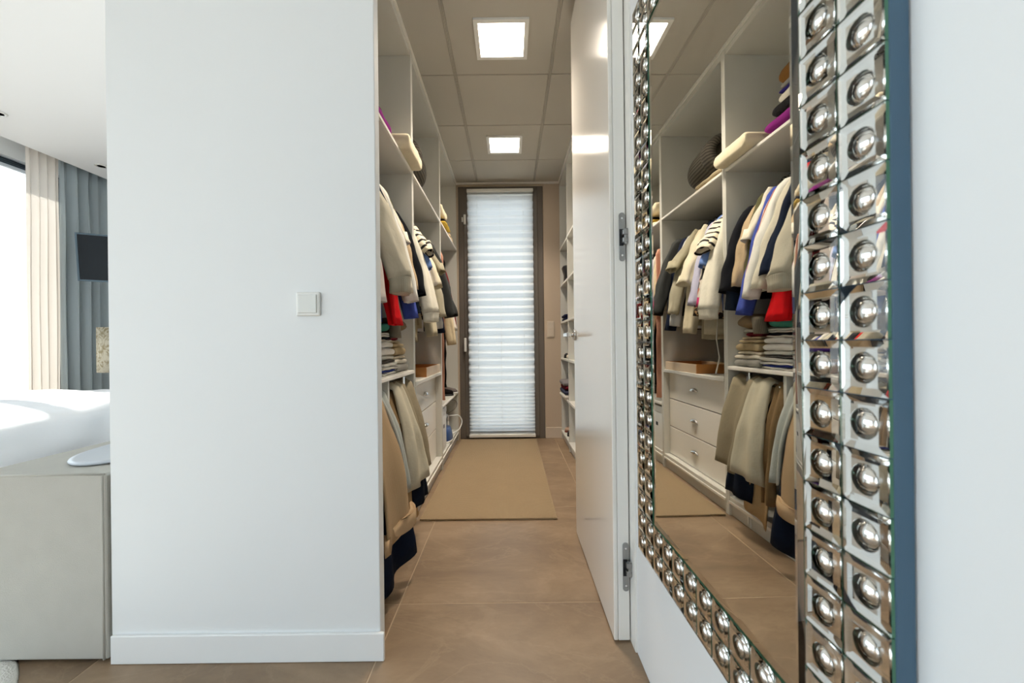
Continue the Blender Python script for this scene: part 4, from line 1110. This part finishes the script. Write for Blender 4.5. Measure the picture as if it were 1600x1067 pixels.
# ------------------------------------------------------------------ curtains
def curtain(name, label, y0, y1, x, z0, z1, m, lam, amp, seed=0, parts=True):
    n = int((y1 - y0) / lam * 14); rows = 12
    bm = bmesh.new(); vs = []
    for k in range(rows + 1):
        s = k / rows; z = z1 + (z0 - z1) * s; row = []
        for i in range(n + 1):
            u = i / n; y = y0 + (y1 - y0) * u
            ph = 2 * math.pi * (y - y0) / lam
            a = amp * (0.55 + 0.45 * min(1, s * 4)) * (0.75 + 0.5 * nz(y * 5, seed))
            xx = x + a * math.sin(ph + 0.9 * nz(y * 4, s * 1.2, seed)) + 0.010 * nz(y * 9, s * 3, seed)
            yy = y + 0.35 * a * math.sin(2 * ph) + 0.02 * (s - 0.5) * nz(seed, s)
            row.append(bm.verts.new((xx, yy, z)))
        vs.append(row)
    for k in range(rows):
        for i in range(n):
            bm.faces.new((vs[k][i], vs[k][i + 1], vs[k + 1][i + 1], vs[k + 1][i]))
    t = thing(name, label, 'curtain', (x, (y0 + y1) / 2, z0))
    o = finish('drape', bm, m, t, True)
    if m is not M['sheer']:
        q = o.modifiers.new('thickness', 'SOLIDIFY'); q.thickness = 0.003
    box('heading_tape', (x - 0.004, y0, z1), (x + 0.004, y1, z1 + 0.03), M['plastic'], t, 0.001)
    box('track', (x - 0.012, y0 - 0.02, z1 + 0.031), (x + 0.012, y1 + 0.02, 2.949), M['plastic'], t, 0.001)
    return t
curtain('sheer_curtain', 'cream sheer curtain gathered beside the bright bedroom window', 3.44, 3.70, -4.17, 0.015, 2.86, M['sheer'], 0.066, 0.028, 3)
curtain('curtain', 'heavy grey linen curtain hanging behind the television', 3.705, 4.37, -4.18, 0.012, 2.86, M['curtain'], 0.105, 0.042, 8)

# ------------------------------------------------------------------ television on a bracket
tv = thing('television', 'flat television on a bracket in front of the grey curtain', 'television', (-3.47, 3.68, 1.60))
tv.rotation_euler = (R(7), 0, R(28))
tw, thh = 0.74, 0.42
def tbox(name, lo, hi, m, bev=0.003, parent=None):
    bm = bmesh.new(); add_box(bm, lo, hi, bev); return finish(name, bm, m, parent or tv, False, True)
tvf = mat('television_bezel', (70, 92, 106), 0.35)  # bluish highlight on the frame is painted into its colour
tbox('housing', (-tw / 2, 0.0, 0.0), (tw / 2, 0.035, thh), M['black'])
for nm, lo, hi in (('bezel', (-tw / 2, -0.008, 0), (-tw / 2 + 0.014, -0.0002, thh)), ('bezel', (tw / 2 - 0.014, -0.008, 0), (tw / 2, -0.0002, thh)),
                   ('bezel', (-tw / 2 + 0.0142, -0.008, 0), (tw / 2 - 0.0142, -0.0002, 0.016)), ('bezel', (-tw / 2 + 0.0142, -0.008, thh - 0.014), (tw / 2 - 0.0142, -0.0002, thh))):
    tbox(nm, lo, hi, tvf, 0.001)
tbox('screen', (-tw / 2 + 0.0144, -0.004, 0.0162), (tw / 2 - 0.0144, -0.0004, thh - 0.0144), mat('dark_screen', (22, 28, 34), 0.35, spec=0.2), 0)
tbox('bracket_plate', (-0.1, 0.0352, 0.12), (0.1, 0.05, 0.32), M['black'])
bm = bmesh.new()
inv = (Matrix.Translation(tv.location) @ tv.rotation_euler.to_matrix().to_4x4()).inverted()
pa, pb = inv @ Vector((-3.40, 3.95, 1.83)), inv @ Vector((-3.36, 4.395, 1.83))
add_tube(bm, [(0.0, 0.045, 0.22), pa, pb], 0.018, 10)
finish('bracket_arm', bm, M['black'], tv, True, True)

# ------------------------------------------------------------------ bedside lamp and cabinet
t = thing('nightstand', 'small white bedside cabinet behind the bed', 'nightstand', (-3.28, 3.32, 0))
box('carcass', (-3.50, 3.12, 0.10), (-3.06, 3.52, 0.52), M['panel'], t, 0.004)
d = box('drawer_front', (-3.49, 3.10, 0.33), (-3.07, 3.1195, 0.51), M['panel'], t, 0.002)
box('drawer_front', (-3.49, 3.10, 0.12), (-3.07, 3.1195, 0.31), M['panel'], t, 0.002)
for x in (-3.46, -3.10):
    for y in (3.16, 3.48):
        box('leg', (x - 0.02, y - 0.02, 0.001), (x + 0.02, y + 0.02, 0.0995), M['wood'], t)
def floral():
    m = translucent('floral_shade', (212, 198, 166), 0.35); nt = m.node_tree
    tc = nt.nodes.new('ShaderNodeTexCoord'); n1 = nt.nodes.new('ShaderNodeTexNoise'); n1.inputs['Scale'].default_value = 16; n1.inputs['Detail'].default_value = 3; n1.inputs['Distortion'].default_value = 2.5
    r = nt.nodes.new('ShaderNodeValToRGB'); e = r.color_ramp.elements
    e[0].position = 0.45; e[0].color = lin((214, 206, 186)); e[1].position = 0.62; e[1].color = lin((166, 152, 122))
    nt.links.new(tc.outputs['Object'], n1.inputs['Vector']); nt.links.new(n1.outputs[0], r.inputs[0])
    for nd in nt.nodes:
        if nd.type in ('BSDF_DIFFUSE', 'BSDF_TRANSLUCENT'): nt.links.new(r.outputs[0], nd.inputs[0])
    return m
lx, ly = -3.185, 3.30
t = thing('table_lamp', 'bedside lamp with a pale floral drum shade', 'lamp', (lx, ly, 0.5205))
bm = bmesh.new(); add_lathe(bm, [(0.17, 0.0), (0.17, 0.36), (0.167, 0.36), (0.167, 0.0), (0.17, 0.0)], (lx, ly, 0.812), 40)
finish('lamp_shade', bm, floral(), t, True)
bm = bmesh.new(); add_lathe(bm, [(0.07, 0.0), (0.075, 0.012), (0.03, 0.03), (0.045, 0.10), (0.055, 0.16), (0.03, 0.24), (0.012, 0.28), (0.012, 0.42)], (lx, ly, 0.5205), 24)
finish('base', bm, M['wood'], t, True)
bm = bmesh.new()
for k in range(3):
    a = 2 * math.pi * k / 3; add_tube(bm, [(lx, ly, 0.90), (lx + 0.166 * math.cos(a), ly + 0.166 * math.sin(a), 0.90)], 0.002, 6)
finish('shade_spider', bm, M['steel'], t)

# ------------------------------------------------------------------ recessed ceiling spots of the bedroom
for x, y, lab in ((-3.80, 3.72, 'small recessed ceiling spot in front of the grey curtain'), (-3.67, 2.87, 'small recessed ceiling spot above the bed')):
    t = thing('ceiling_spot', lab, 'light', (x, y, ZC - 0.006), 0, 'recessed spots of the bedroom ceiling')
    bm = bmesh.new(); add_lathe(bm, [(0.030, 0.0), (0.045, 0.0), (0.047, 0.003), (0.047, 0.0058), (0.030, 0.0058), (0.030, 0.0)], (x, y, ZC - 0.006), 24)
    finish('ring', bm, M['plastic'], t, True)
    bm = bmesh.new(); add_lathe(bm, [(0.0295, 0.002), (0.0295, 0.0055)], (x, y, ZC - 0.006), 24)
    finish('lens', bm, M['steel'], t)
